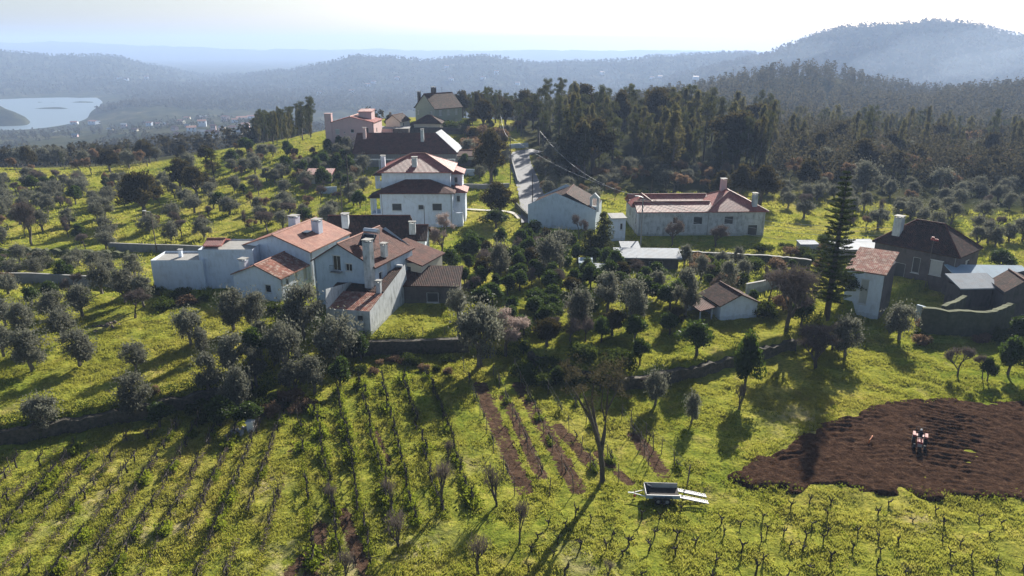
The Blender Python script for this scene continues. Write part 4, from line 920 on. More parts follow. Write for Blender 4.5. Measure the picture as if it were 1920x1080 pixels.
# P shed
p = House("white_shed", "white gabled shed with dark tiled roof and a low lean-to on its left", 1352, 571, 2.2, 'l', -14, 5.2, 5.0, cat="shed")
H = p.H
p.walls(0, 0, 5.2, 5.0, 0, H, 'white', top={'f': [(.5, 1.2)], 'b': [(.5, 1.2)]}); p.roof('gy', 0, 0, 5.2, 5, H, 1.2, 'tile_dark', ov=.3)
mb = MB(); roofpoly(mb, [(-2.7, .3, H - .75), (-.35, .3, H - .35), (-.35, 4.4, H - .35), (-2.7, 4.4, H - .75)], .1); mb.build("lean_to_roof", M['tile_brown'], p.root)
mb = MB(); mb.box(-2.6, .4, -.5, -2.45, .55, H - .8); mb.box(-1.0, .4, -.5, -.85, .55, H - .5); mb.box(-2.6, 4.1, -.5, 0, 4.3, H - .8); mb.build("post", M['oldwhite'], p.root)
# Q tower, R dark house
q = House("narrow_tower_house", "narrow white tower-like house with one tall slit window and brown side wall", 1659, 514, 6.3, 'r', 36, 4.6, 7.4)
H = q.H
q.walls(0, 0, 4.6, 7.4, 0, H, 'white', [('f', 1.9, H - 4.6, 1.0, 3.4, 'p')]); q.roof('sy', 0, 0, 4.6, 7.4, H, 1.3, 'tile_patch', ov=.25)
MB().box(4.605, .01, -.5, 4.66, 7.39, H + .0).build("side_render", M['darkgrey'], q.root)
r_ = House("dark_stone_house", "big dark weathered house with pyramid tiled roof beside the narrow tower house", 1798, 479, 6.0, 'r', 50, 12.0, 8.0)
H = r_.H
r_.walls(0, 0, 12.0, 8.0, 0, H, 'darkgrey', [('f', 8.4, H - 3.6, 1.7, 2.2, 'p'), ('f', 5.9, H - 3.9, 1.1, 2.4, 's'), ('r', 3.2, H - 3.2, 1.1, 1.7, 'p'), ('f', 2.6, .2, 2.4, 3.2, 's')]); r_.roof('hip', 0, 0, 12.0, 8.0, H, 3.3, 'tile_dark', ov=.35)
r_.chimney(2.4, 1.6, H + .4, H + 4.0, 1.15, 'oldwhite')
mb = MB(); mb.tube([(8.6, -.9, -.4), (8.6, -.9, H + 2.2)], .05, 5); an = mb.build("aerial_mast", M['wood'], r_.root)
MB().box(8.2, -.95, H + 1.7, 9.3, -.85, H + 2.0).box(8.3, -1.0, H + 2.02, 8.7, -.8, H + 2.2).build("aerial", M['redpaint'], an)
# metal roofs, ruin, dark barn
t = House("blue_sheet_roof_barn", "low barn with long blue grey corrugated roof behind the roofless ruin", 1803, 527, 3.4, 'l', 3, 10.5, 4.6, cat="barn")
t.walls(0, 0, 10.5, 4.6, 0, t.H, 'darkgrey'); t.roof('sy', 0, 0, 10.5, 4.6, t.H, 1.0, 'metal_blue', ov=.2)
t2 = House("white_sheet_roof_shed", "shed with bright pale corrugated roof sheets inside the roofless ruin", 1802, 540, 3.6, 'l', -3, 5.6, 3.4, cat="shed")
t2.walls(.1, .4, 5.4, 3.2, 0, t2.H - .1, 'darkgrey'); t2.roof('sy', 0, 0, 5.6, 3.4, t2.H, .9, 'metal_white', ov=.2)
u = House("dark_barn", "dark gabled barn wall at the right edge of the picture next to the ruin", 1884, 548, 4.0, 'l', 12, 8, 6, cat="barn")
u.walls(0, 0, 8, 6, 0, u.H, 'darkgrey', [('f', 2.5, .4, 1.0, 1.0, 's')], {'f': [(.3, 1.9)], 'b': [(.3, 1.9)]}); u.roof('gy', 0, .3, 8, 6, u.H - .35, 1.9, 'tile_dark', ov=0, rp=.3)
# S pale sheet roof behind the conifer
s_ = House("pool_shelter", "low shelter under a wide pale blue sheet roof right of the giant conifer", 1578, 468, 1.9, 'l', -2, 7.4, 5.4, cat="shelter")
s_.walls(.1, .1, 7.3, 5.3, 0, s_.H, 'grey'); s_.roof('sy', 0, 0, 7.4, 5.4, s_.H, .35, 'metal_white', ov=.1)
s2 = House("white_awning", "small shelter with white sheet roof left of the giant conifer", 1502, 458, 1.6, 'l', 0, 3.0, 2.0, cat="shelter"); s2.walls(0, 0, 3, 2, 0, s2.H, 'oldwhite'); s2.roof('sy', 0, 0, 3, 2, s2.H, .2, 'metal_white', ov=.1)
s3 = House("old_tiled_shed", "old low shed with mossy tiled roof behind the lean-to barn, below the orange trees", 757, 534, 2.6, 'l', 2, 7.2, 5.0, cat="shed")
s3.walls(0, 0, 7.2, 5, 0, s3.H, 'darkgrey', [('f', 3, .4, 1.6, 1.4, 's')]); s3.roof('sy', 0, 0, 7.2, 5, s3.H, 1.1, 'tile_dark', ov=.3)
for h_, x_, y_ in ((b, 11.46, 11.2), (b, 11.46, .3), (c, 7.46, .25), (d, .2, -.06), (f, 12.7, -.06), (f, .3, -.06), (v, .3, -.06), (v, 13.7, -.06), (n, .3, -.06), (n, 12.9, -.06), (n, 23.1, -.06), (r_, 11.7, -.06), (l, .3, -.06), (i_, 11.8, -.06)): pipe(h_, x_, y_, h_.H)
for h_, x_, y_, z_ in ((i_, 5, 5, 1.2), (v, 3, 9, 5.6), (k, 5, 7, 3.6), (n, 3, 5, 1.2), (f, 6, 4.5, 2.4), (b, 5.5, 8, 1.8), (r_, 7, 4, 3.0)):
    MB().tube([(x_, y_, h_.H + z_), (x_, y_, h_.H + z_ + 2.4)], .03, 5).tube([(x_ - .6, y_, h_.H + z_ + 2.2), (x_ + .6, y_, h_.H + z_ + 2.2)], .02, 4).tube([(x_ - .3, y_ - .3, h_.H + z_ + 2.2), (x_ - .3, y_ + .3, h_.H + z_ + 2.2)], .015, 4).tube([(x_ + .3, y_ - .3, h_.H + z_ + 2.2), (x_ + .3, y_ + .3, h_.H + z_ + 2.2)], .015, 4).build("aerial", M['darkgrey'], h_.root)
# ------------------------------------------------------------------ free-standing walls
def wall(name, label, pts, h, th, mat, cap=None, cat="wall", rough=0.0, world=False, down=.5, grp=None):
    P = [Vector((p[0], p[1], g1(*p))) for p in pts] if world else [at(*p) for p in pts]; mb = MB(); Q = []
    for a, b in zip(P[:-1], P[1:]):
        m = max(1, int((b - a).length / .6)); Q += [a.lerp(b, i / m) for i in range(m)]
    Q.append(P[-1]); g = random.Random(len(label)); L_, T_ = [], []
    for i, q_ in enumerate(Q):
        dd = (Q[min(i + 1, len(Q) - 1)] - Q[max(i - 1, 0)]); nrm = Vector((dd.y, -dd.x, 0)).normalized(); z = g1(q_.x, q_.y)
        rr = g.uniform(-rough, rough); c = Vector((q_.x, q_.y, 0)) + nrm * rr
        hh = h + g.uniform(-rough, rough) * 1.1
        L_.append([c + nrm * th / 2 + Vector((0, 0, z - down)), c + nrm * (th / 2 - rough * .3) + Vector((0, 0, z + hh)), c - nrm * th / 2 + Vector((0, 0, z + hh)), c - nrm * th / 2 + Vector((0, 0, z - down))])
        OCC.append((q_.x, q_.y, .4))
    for a, b in zip(L_[:-1], L_[1:]):
        for i in range(3): mb.face([a[i], a[i + 1], b[i + 1], b[i]])
    mb.face(L_[0][::-1]); mb.face(L_[-1]); o0 = P[0].copy()
    for i, v_ in enumerate(mb.v): mb.v[i] = (v_[0] - o0.x, v_[1] - o0.y, v_[2] - o0.z)
    o = mb.build(name, M[mat]); o.location = o0; tag(o, label, cat, grp)
    if cap:
        m2 = MB()
        for a, b in zip(L_[:-1], L_[1:]):
            ex = Vector((0, 0, .09)); A, B_, C_, D_ = a[1], a[2], b[2], b[1]; n1 = (A - B_).normalized() * .06
            m2.face([A + n1 + ex - o0, D_ + n1 + ex - o0, C_ - n1 + ex - o0, B_ - n1 + ex - o0]); m2.face([A + n1 - o0, D_ + n1 - o0, D_ + n1 + ex - o0, A + n1 + ex - o0])
        m2.build("coping", M[cap], o)
    return o
wall("garden_wall", "long grey concrete garden wall at the left edge behind the orchard", [(-60, 531), (60, 531), (150, 536), (230, 540)], 1.5, .25, 'grey', 'concrete')
wall("garden_wall", "grey boundary wall above the terraced garden on the left, ending behind the long white wall", [(205, 470), (330, 474), (480, 482)], 1.4, .25, 'grey', 'concrete')
wall("hedge_wall", "low dark overgrown wall across the terraced garden at the left edge", [(-60, 474), (80, 478), (240, 482)], 1.0, .8, 'moss', rough=.25)
wall("garden_wall", "low pale curved garden wall between the white shed and the big leafless tree", [(1398, 552), (1430, 546), (1460, 536)], 1.5, .25, 'oldwhite', 'concrete')
wall("terrace_wall", "dark terrace wall under the lawn of the long house", [(1213, 478), (1330, 486), (1445, 492), (1520, 500)], 1.1, .4, 'stone', 'concrete', rough=.06)
wall("garden_wall", "grey wall across the grass between the big oak and the villa", [(862, 353), (905, 354), (955, 352)], 1.0, .3, 'grey', 'concrete')
wall("garden_wall", "pale blue plastered wall behind the big oak, right of the villa", [(846, 329), (890, 329)], 1.6, .25, 'bluewhite')
wall("garden_wall", "pale blue plastered wall in the olive grove left of the villa", [(598, 363), (632, 362)], 1.5, .25, 'bluewhite')
wall("lane_wall", "dark stone wall along the near side of the lane", [(966, 388), (985, 408), (1004, 424)], 1.2, .35, 'stone', rough=.05)
wall("lane_wall", "low pale wall beside the upper part of the lane", [(959, 300), (966, 325), (972, 345)], .8, .3, 'concrete')
wall("parapet_wall", "white parapet at the top bend of the lane", [(955, 279), (990, 276)], 1.3, .3, 'white')
wall("hilltop_wall", "long dark garden wall below the green grey hilltop house", [(745, 252), (800, 250), (868, 252)], 1.8, .4, 'darkgrey')
tw = lambda a, b: [(x_, float(np.interp(x_, TX, TY)) - .35) for x_ in np.arange(a, b + .1, 1.1)]
wall("retaining_wall", "dark earthy stone retaining bank between the olive meadow and the lower left vineyard", tw(-56, -27), 1.3, .8, 'drystone', rough=.16, world=True)
wall("retaining_wall", "straight stone retaining wall across the head of the leafy vine rows", tw(-19.5, -4.4), 1.75, .7, 'drystone', rough=.05, world=True)
wall("retaining_wall", "tumbled dry stone bank running from the budding tree across the right meadow", tw(2, 34), 1.2, .8, 'drystone', rough=.2, world=True)
wall("ruin_wall", "roofless ruin's long mossy front wall under the pale sheet roofs", [(1722, 622), (1770, 628), (1850, 630), (1890, 612)], 3.2, .6, 'stone', 'moss', rough=.09)
wall("ruin_wall", "roofless ruin's mossy side wall running back beside the dark house", [(1762, 620), (1800, 600)], 3.3, .5, 'stone', 'moss', rough=.09)
wall("ruin_wall", "short stub of white wall on dark house's forecourt", [(1715, 600), (1735, 606)], 2.2, .3, 'bluewhite')
mk = at(471, 806); MB().box(-.32, -.25, -.4, .32, .25, .85).box(-.4, -.32, .85, .4, .32, .95).build("marker_stone", M['whitepaint']).location = mk
tag(bpy.data.objects["marker_stone"], "small white concrete marker block at the head of the left vineyard", "marker")
# stone heap and slab near things
for px_, py_, w1, lb in ((447, 812, 1.4, "heap of pale stones beside the white marker block"), (205, 612, 1.8, "heap of earth and cut twigs in the meadow under the olives"), (1398, 530, 1.2, "heap of garden clutter beside the terrace wall")):
    g = random.Random(px_); mb = MB(); c0 = at(px_, py_)
    for i in range(22):
        x_, y_ = g.gauss(0, w1 * .5), g.gauss(0, w1 * .3); z_ = max(0, .3 - .25 * abs(x_)); r0 = g.uniform(.1, .22); mb.tube([(x_, y_, z_ - .1), (x_ + r0, y_ + .05, z_ + r0 * .6)], [r0, r0 * .7], 5)
    o = mb.build("stone_heap", M['concrete' if px_ == 447 else 'wood']); o.location = c0; tag(o, lb, "heap")
# ------------------------------------------------------------------ poles and wires
def pole(px, py, hpx, label, mat='wood', rad=.11, arm=False, lamp=False):
    p_ = at(px, py); ztop = CAMZ + p_.y * ray(px, py - hpx)[2] / ray(px, py - hpx)[1]; hh = ztop - p_.z
    r = empty("utility_pole" if not lamp else "street_lamp", p_, label=label, cat="pole")
    MB().tube([(0, 0, -.5), (0, 0, hh)], [rad, rad * .7], 7).build("post", M[mat], r)
    if arm: MB().box(-.6, -.05, hh - .5, .6, .05, hh - .4).build("crossarm", M[mat], r)
    if lamp: MB().tube([(0, 0, hh), (-.9, 0, hh + .25)], .035, 5).box(-1.4, -.12, hh + .2, -.85, .12, hh + .3).build("lamp_head", M['whitepaint'], r)
    return p_ + Vector((0, 0, hh))
p0 = pole(294, 474, 76, "wooden pole with a white lamp in the left grove above the long white wall", lamp=True)
p1 = pole(642, 404, 62, "leaning old wooden pole just left of the dark roofed house")
p2 = pole(751, 425, 66, "thin dark pole in front of the villa's left window", 'darkwood', .07)
p3 = pole(797, 440, 54, "thin dark pole in front of the villa's right window", 'darkwood', .07)
p4 = pole(998, 400, 76, "tall dark pole on the right edge of the lane", 'darkwood')
p5 = pole(957, 345, 88, "tall pole beside the big oak on the lane's left side")
p6 = pole(1201, 462, 92, "concrete pole with a white lamp at the left corner of the long house", 'concrete', .14, arm=True, lamp=True)
p7 = pole(939, 252, 16, "short white post at the hilltop garden edge", 'whitepaint', .15)
p8 = pole(1221, 372, 36, "thin pole rising behind the long house's roof", 'wood', .08)
p9 = pole(1748, 470, 46, "pole with white lamp head behind the dark house", 'wood', .1, lamp=True)
p10 = pole(655, 380, 90, "brown brick chimney-like post left of the villa with lamps", 'darkwood', .2)
p11 = pole(1012, 300, 44, "pole among the first trees on the lane's right side", 'wood', .09)
def wires(label, a, b, sag, offs, rad, grp=None):
    for i, (dx_, dz_) in enumerate(offs):
        A = Vector(a) + Vector((dx_, 0, dz_)); B = Vector(b) + Vector((dx_, 0, dz_)); P = [A.lerp(B, t_ / 24) - Vector((0, 0, sag * (1 + .25 * i) * 4 * (t_ / 24) * (1 - t_ / 24))) for t_ in range(25)]
        o = MB().tube([q_ - A for q_ in P], rad, 5).build("power_cable", M['wire']); o.location = A; tag(o, label[i] if isinstance(label, list) else label, "cable", grp)
wires(["topmost power cable running right from the long house pole", "second power cable from the top right of the long house pole", "third power cable right of the long house pole", "lowest power cable right of the long house pole"], p6, p9, 2.0, [(-.3, 0), (.1, -.3), (.4, -.7), (.5, -1.6)], .03)
wires("thick looping cable dropping from the wood's edge to the long house pole", p11 + Vector((0, 0, 1.5)), p6, 3.0, [(0, 0)], .018)
wires("thin cable crossing the lane to the long house pole", p5, p6, 1.5, [(0, 0)], .02)
wires("slack cable between the two poles in front of the villa", p2, p3, .5, [(0, 0)], .015)
wires("looping cable from the hilltop post to the tall pole by the oak", p7 + Vector((0, 0, 3)), p5, 2.0, [(0, 0)], .03)
# ------------------------------------------------------------------ trailer
M['ramp'] = solid('scratched_aluminium', (0.42, 0.42, 0.44), (0.2, 0.2, 0.2), 0.5, 7, .2)
def trailer():
    p_ = at(1240, 936); r = empty("car_trailer", p_ + Vector((0, 0, .08)), R(-3), label="open grey two-axle trailer standing on the grass with ramps down", cat="trailer")
    r.scale = (.92, .92, .92)
    st = M['steel']; mb = MB()
    mb.box(-1.45, -.8, .5, 1.45, .8, .58); mb.build("bed", M['darkwood'], r)
    MB().box(-1.45, -.85, .50, 1.45, -.8, .84).build("near_side_board", M['metal_blue'], r); MB().box(-1.45, .8, .50, 1.45, .85, 1.0).box(-1.45, .79, 1.0, 1.45, .87, 1.05).build("far_side_board", M['concrete'], r)
    MB().box(-1.5, -.85, .50, -1.45, .85, 1.0).build("head_board", M['ramp'], r)
    MB().box(-1.46, -.88, .84, 1.46, -.80, .88).build("top_rail", M['ramp'], r)
    for y_ in (-1, 1):
        for x_ in (-.42, .32):
            w1 = MB().tube([(x_, y_ * .86, .33), (x_, y_ * 1.06, .33)], .33, 18).build("wheel", M['rubber'], r); MB().tube([(x_, y_ * 1.055, .33), (x_, y_ * 1.075, .33)], .16, 12).build("rim", M['concrete'], w1)
        MB().box(-.85, y_ * .97 - .12, .68, .75, y_ * .97 + .12, .71).box(-.9, y_ * .97 - .12, .45, -.86, y_ * .97 + .12, .70).box(.76, y_ * .97 - .12, .45, .80, y_ * .97 + .12, .70).build("mudguard", M['darkgrey'], r)
        mb = MB(); mb.v = []
        ramp_ = MB(); y0, y1 = (-.72, -.26) if y_ < 0 else (.26, .72)
        for yy in (y0, y1 - .05):
            ramp_.face([(1.46, yy, .62), (1.46, yy + .05, .62), (4.0, yy + .05, .1), (4.0, yy, .1)]); ramp_.face([(1.46, yy, .52), (1.46, yy, .62), (4.0, yy, .1), (4.0, yy, .0)]); ramp_.face([(1.46, yy + .05, .52), (4.0, yy + .05, .0), (4.0, yy + .05, .1), (1.46, yy + .05, .62)])
        for i in range(15):
            t_ = (i + .5) / 15; x_ = 1.46 + 2.54 * t_; z_ = .58 - .52 * t_; ramp_.box(x_ - .07, y0 + .05, z_ - .02, x_ + .05, y1 - .05, z_ + .012)
        ramp_.build("ramp", M['ramp'], r)
    MB().tube([(-1.5, -.5, .48), (-2.6, 0, .48)], .045, 6).tube([(-1.5, .5, .48), (-2.6, 0, .48)], .045, 6).tube([(-2.5, 0, .48), (-2.95, 0, .5)], .06, 6).build("drawbar", M['whitepaint'], r)
    MB().tube([(-2.35, .12, .0), (-2.35, .12, .75)], .035, 6).tube([(-2.35, .08, .1), (-2.35, .16, .1)], .12, 10).build("jockey_wheel", M['redpaint'], r)
    o = MB(); o.tube([(-1.2, .3, .6), (-1.1, .35, .95), (-.8, .3, .85)], [.22, .2, .1], 7); c_ = o.build("black_sack", M['cloth']); c_.location = r.location; c_.rotation_euler = r.rotation_euler; tag(c_, "dark bundle lying at the front end of the trailer bed", "bundle")
trailer()
# ------------------------------------------------------------------ small tractor with its driver
def skinfig(name, verts, edges, rad, mat, parent):
    me = bpy.data.meshes.new(name); me.from_pydata(verts, edges, []); o = link(name, me, mat, parent)
    m1 = o.modifiers.new("s", 'SKIN'); sv = me.skin_vertices[0].data
    for i, r0 in enumerate(rad): sv[i].radius = (r0, r0)
    sv[0].use_root = True
    m2 = o.modifiers.new("d", 'SUBSURF'); m2.levels = 1; m2.render_levels = 2; return o
def tractor():
    p_ = at(1722, 840) + Vector((0, 0, .2)); yaw = R(62)
    K_ = .78; r = empty("small_tractor", p_, yaw, label="small red and white tractor ploughing the brown field", cat="tractor"); r.scale = (K_,) * 3
    # travels to -X
    MB().prism([(-1.35, .55), (-1.35, .95), (-1.15, 1.12), (-.25, 1.18), (-.25, .55)], -.28, .28).build("bonnet", M['redpaint'], r)
    MB().box(-1.42, -.24, .6, -1.36, .24, .95).build("grille", M['concrete'], r)
    MB().box(-.3, -.22, .42, .95, .22, .7).box(-1.25, -.15, .38, -.3, .15, .56).build("chassis", M['rubber'], r)
    for y_ in (-1, 1):
        w1 = MB().tube([(.62, y_ * .42, .62), (.62, y_ * .78, .62)], .62, 20).build("rear_wheel", M['rubber'], r); MB().tube([(.62, y_ * .775, .62), (.62, y_ * .80, .62)], .30, 14).build("rim", M['concrete'], w1)
        w2 = MB().tube([(-1.0, y_ * .42, .36), (-1.0, y_ * .64, .36)], .36, 16).build("front_wheel", M['rubber'], r); MB().tube([(-1.0, y_ * .635, .36), (-1.0, y_ * .66, .36)], .16, 12).build("rim", M['concrete'], w2)
        MB().prism([(.0, 1.1), (.1, 1.28), (1.0, 1.34), (1.25, 1.1), (1.0, 1.27), (.15, 1.22)][::-1], y_ * .62 - .16, y_ * .62 + .16).build("mudguard", M['redpaint'], r)
    MB().box(.45, -.24, .98, .9, .24, 1.08).box(.85, -.24, 1.05, .95, .24, 1.42).build("seat", M['rubber'], r)
    st_ = MB().tube([(-.22, 0, 1.1), (.08, 0, 1.38)], .025, 6).build("steering_column", M['rubber'], r)
    ring = [(.08 + .1 * math.sin(a), .19 * math.cos(a), 1.38 + .16 * math.sin(a)) for a in np.linspace(0, 2 * math.pi, 17)]
    MB().tube(ring, .016, 5, cap=False).build("steering_wheel", M['rubber'], st_)
    MB().tube([(-.7, .2, 1.1), (-.7, .2, 1.75)], .035, 6).build("exhaust", M['rubber'], r)
    MB().tube([(1.05, -.5, .7), (1.05, -.5, 1.95), (1.05, .5, 1.95), (1.05, .5, .7)], .035, 6).build("roll_bar", M['darkgrey'], r)
    cu_ = empty("cultivator", p_ + Matrix.Rotation(yaw, 3, 'Z') @ Vector((1.75 * K_, 0, 0)), yaw, label="red cultivator hitched behind the small tractor", cat="cultivator"); cu_.scale = (K_,) * 3
    MB().box(-.3, -.75, .5, .3, .75, .6).build("frame", M['redpaint'], cu_)
    for y_ in np.linspace(-.65, .65, 6): MB().tube([(0, y_, .55), (.18, y_, .35), (.05, y_, .0), (-.1, y_, -.12)], .03, 5).build("tine", M['rubber'], cu_)
    # driver: one continuous body seated, hands on the wheel
    f_ = empty("person", p_, yaw, label="person in a pale cap and dark clothes driving the small tractor", cat="person"); f_.scale = (K_,) * 3
    V_ = [(.62, 0, 1.14), (.64, 0, 1.36), (.62, 0, 1.6), (.60, 0, 1.68), (.57, 0, 1.78), (.56, 0, 1.9)]
    Rr = [.15, .14, .13, .055, .10, .085]; E_ = [(0, 1), (1, 2), (2, 3), (3, 4), (4, 5)]
    for s in (-1, 1):
        b_ = len(V_); V_ += [(.61, s * .19, 1.57), (.5, s * .25, 1.33), (.22, s * .19, 1.42), (.14, s * .17, 1.45)]; Rr += [.065, .05, .038, .036]; E_ += [(2, b_), (b_, b_ + 1), (b_ + 1, b_ + 2), (b_ + 2, b_ + 3)]
        b_ = len(V_); V_ += [(.55, s * .1, 1.12), (.18, s * .16, 1.14), (.02, s * .2, .72), (-.1, s * .2, .66)]; Rr += [.09, .07, .045, .04]; E_ += [(0, b_), (b_, b_ + 1), (b_ + 1, b_ + 2), (b_ + 2, b_ + 3)]
        for q_ in range(5):
            b2 = len(V_); V_ += [(.10, s * (.15 + .012 * q_), 1.47 - .018 * q_), (.065, s * (.15 + .012 * q_), 1.455 - .018 * q_)]; Rr += [.011, .009]; E_ += [(b_ - 1, b2), (b2, b2 + 1)]
    body = skinfig("body", V_, E_, Rr, M['cloth'], f_)
    skinfig("face", [(.535, 0, 1.78), (.49, 0, 1.80), (.468, 0, 1.775), (.50, .09, 1.80), (.50, -.09, 1.80)], [(0, 1), (1, 2), (0, 3), (0, 4)], [.085, .03, .016, .016, .016], M['skin'], f_)
    MB().tube([(.57, 0, 1.84), (.565, 0, 1.93), (.57, 0, 1.97)], [.118, .108, .05], 14).box(.38, -.08, 1.86, .5, .08, 1.875).build("cap", M['whitepaint'], f_)
tractor()
pk = at(1627, 836) + Vector((0, 0, .25)); o = MB().tube([(0, 0, -.1), (.15, .1, .3), (.55, .5, .45), (.7, .8, .35)], .05, 5).build("fallen_stake", M['orange']); o.location = pk; tag(o, "bent pinkish pipe sticking out of the ploughed soil", "pipe")
# ------------------------------------------------------------------ village in the valley, farms on the hills
VG = "houses of the distant valley village"
vil = [(107, 252, 20, 0), (138, 234, 10, 0), (172, 234, 14, 0), (232, 237, 8, 1), (279, 236, 9, 0), (293, 240, 12, 2), (310, 236, 8, 1), (337, 232, 10, 2), (360, 249, 14, 0), (378, 252, 13, 2), (391, 255, 12, 0), (379, 236, 12, 0),
       (415, 244, 10, 2), (434, 246, 14, 2), (405, 260, 10, 0), (447, 252, 9, 2), (454, 226, 16, 2), (470, 225, 12, 0), (486, 228, 14, 2), (460, 240, 12, 1), (500, 238, 12, 2), (382, 222, 10, 1), (350, 226, 9, 2), (420, 226, 10, 1), (510, 224, 12, 1),
       (252, 250, 9, 2), (330, 262, 9, 1), (140, 258, 8, 1), (478, 250, 12, 1), (441, 232, 9, 0), (205, 246, 8, 2), (325, 246, 9, 1), (400, 246, 8, 1), (350, 240, 8, 2), (495, 247, 9, 0), (520, 232, 10, 0)]
wm = ['white', 'pink', 'cream']
for i, (px_, py_, wpx, c_) in enumerate(vil):
    p_ = at(px_, py_); wd_ = wpx * p_.y / FPX * .95; wd_ = min(wd_ * 1.25, 19); hh = 3.6 + (i % 3) * 1.4; yaw = R((i * 37) % 60 - 30)
    lb = {0: "small white house of the hazy valley village", 1: "small pinkish house of the hazy valley village", 2: "small cream house of the hazy valley village"}[c_]
    r = empty("village_house", p_ - Vector((0, 0, .5)), yaw, label=lb, cat="house", group=VG + [", white ones", ", pinkish ones", ", cream ones"][c_])
    dd_ = wd_ * .75; mb = MB().box(-wd_ / 2, 0, -2, wd_ / 2, dd_, hh); mb.face([(-wd_ / 2 - .01, 0, hh), (-wd_ / 2 - .01, dd_ / 2, hh + 1.6), (-wd_ / 2 - .01, dd_, hh)]); mb.face([(wd_ / 2 + .01, 0, hh), (wd_ / 2 + .01, dd_, hh), (wd_ / 2 + .01, dd_ / 2, hh + 1.6)])
    for k_ in (-.3, 0.02, .3): mb2 = None
    mb.build("wall", M[wm[c_]], r)
    mb = MB(); z = hh + .05; s = 1.6 / (dd_ / 2)
    roofpoly(mb, [(-wd_ / 2 - .4, -.4, z - .4 * s), (wd_ / 2 + .4, -.4, z - .4 * s), (wd_ / 2 + .4, dd_ / 2, z + 1.6), (-wd_ / 2 - .4, dd_ / 2, z + 1.6)]); roofpoly(mb, [(wd_ / 2 + .4, dd_ + .4, z - .4 * s), (-wd_ / 2 - .4, dd_ + .4, z - .4 * s), (-wd_ / 2 - .4, dd_ / 2, z + 1.6), (wd_ / 2 + .4, dd_ / 2, z + 1.6)])
    mb.build("roof", M['tile_pink' if i % 3 else 'metal_white'], r)
    for k_ in (-.28, .12): MB().box(wd_ * k_, -.06, hh - 2.2, wd_ * k_ + 1.2, .03, hh - .9).build("window", M['shutter'], r)
    BLD.append((p_.x, p_.y, wd_ * .8))
hl = [(222, 150, 0), (236, 152, 0), (275, 148, 1), (700, 158, 0), (690, 163, 1), (845, 152, 0), (838, 128, 0), (905, 150, 1), (745, 150, 0), (930, 138, 0), (1238, 148, 0), (1222, 150, 1), (1305, 150, 0), (1130, 140, 1), (600, 178, 0), (660, 175, 0), (970, 160, 1)]
for i, (px_, py_, c_) in enumerate(hl):
    p_ = at(px_, py_); r = empty("farmhouse", p_ - Vector((0, 0, 1)), R(i * 23 % 50 - 25), label="tiny pale farmhouse on the hazy wooded hillside", cat="house", group="farmhouses on the hazy hills")
    ww = 14 if p_.y > 1000 else 9; MB().box(-ww / 2, 0, -3, ww / 2, ww * .6, 5 + (p_.y > 1000) * 4).build("wall", M['white'], r)
    mb = MB(); zt = 5.02 + (p_.y > 1000) * 4; roofpoly(mb, [(-ww / 2 - .4, -.4, zt), (ww / 2 + .4, -.4, zt), (ww / 2, ww * .3, zt + 2.2), (-ww / 2, ww * .3, zt + 2.2)]); roofpoly(mb, [(ww / 2 + .4, ww * .6 + .4, zt), (-ww / 2 - .4, ww * .6 + .4, zt), (-ww / 2, ww * .3, zt + 2.2), (ww / 2, ww * .3, zt + 2.2)]); mb.build("roof", M['tile_pink'], r)
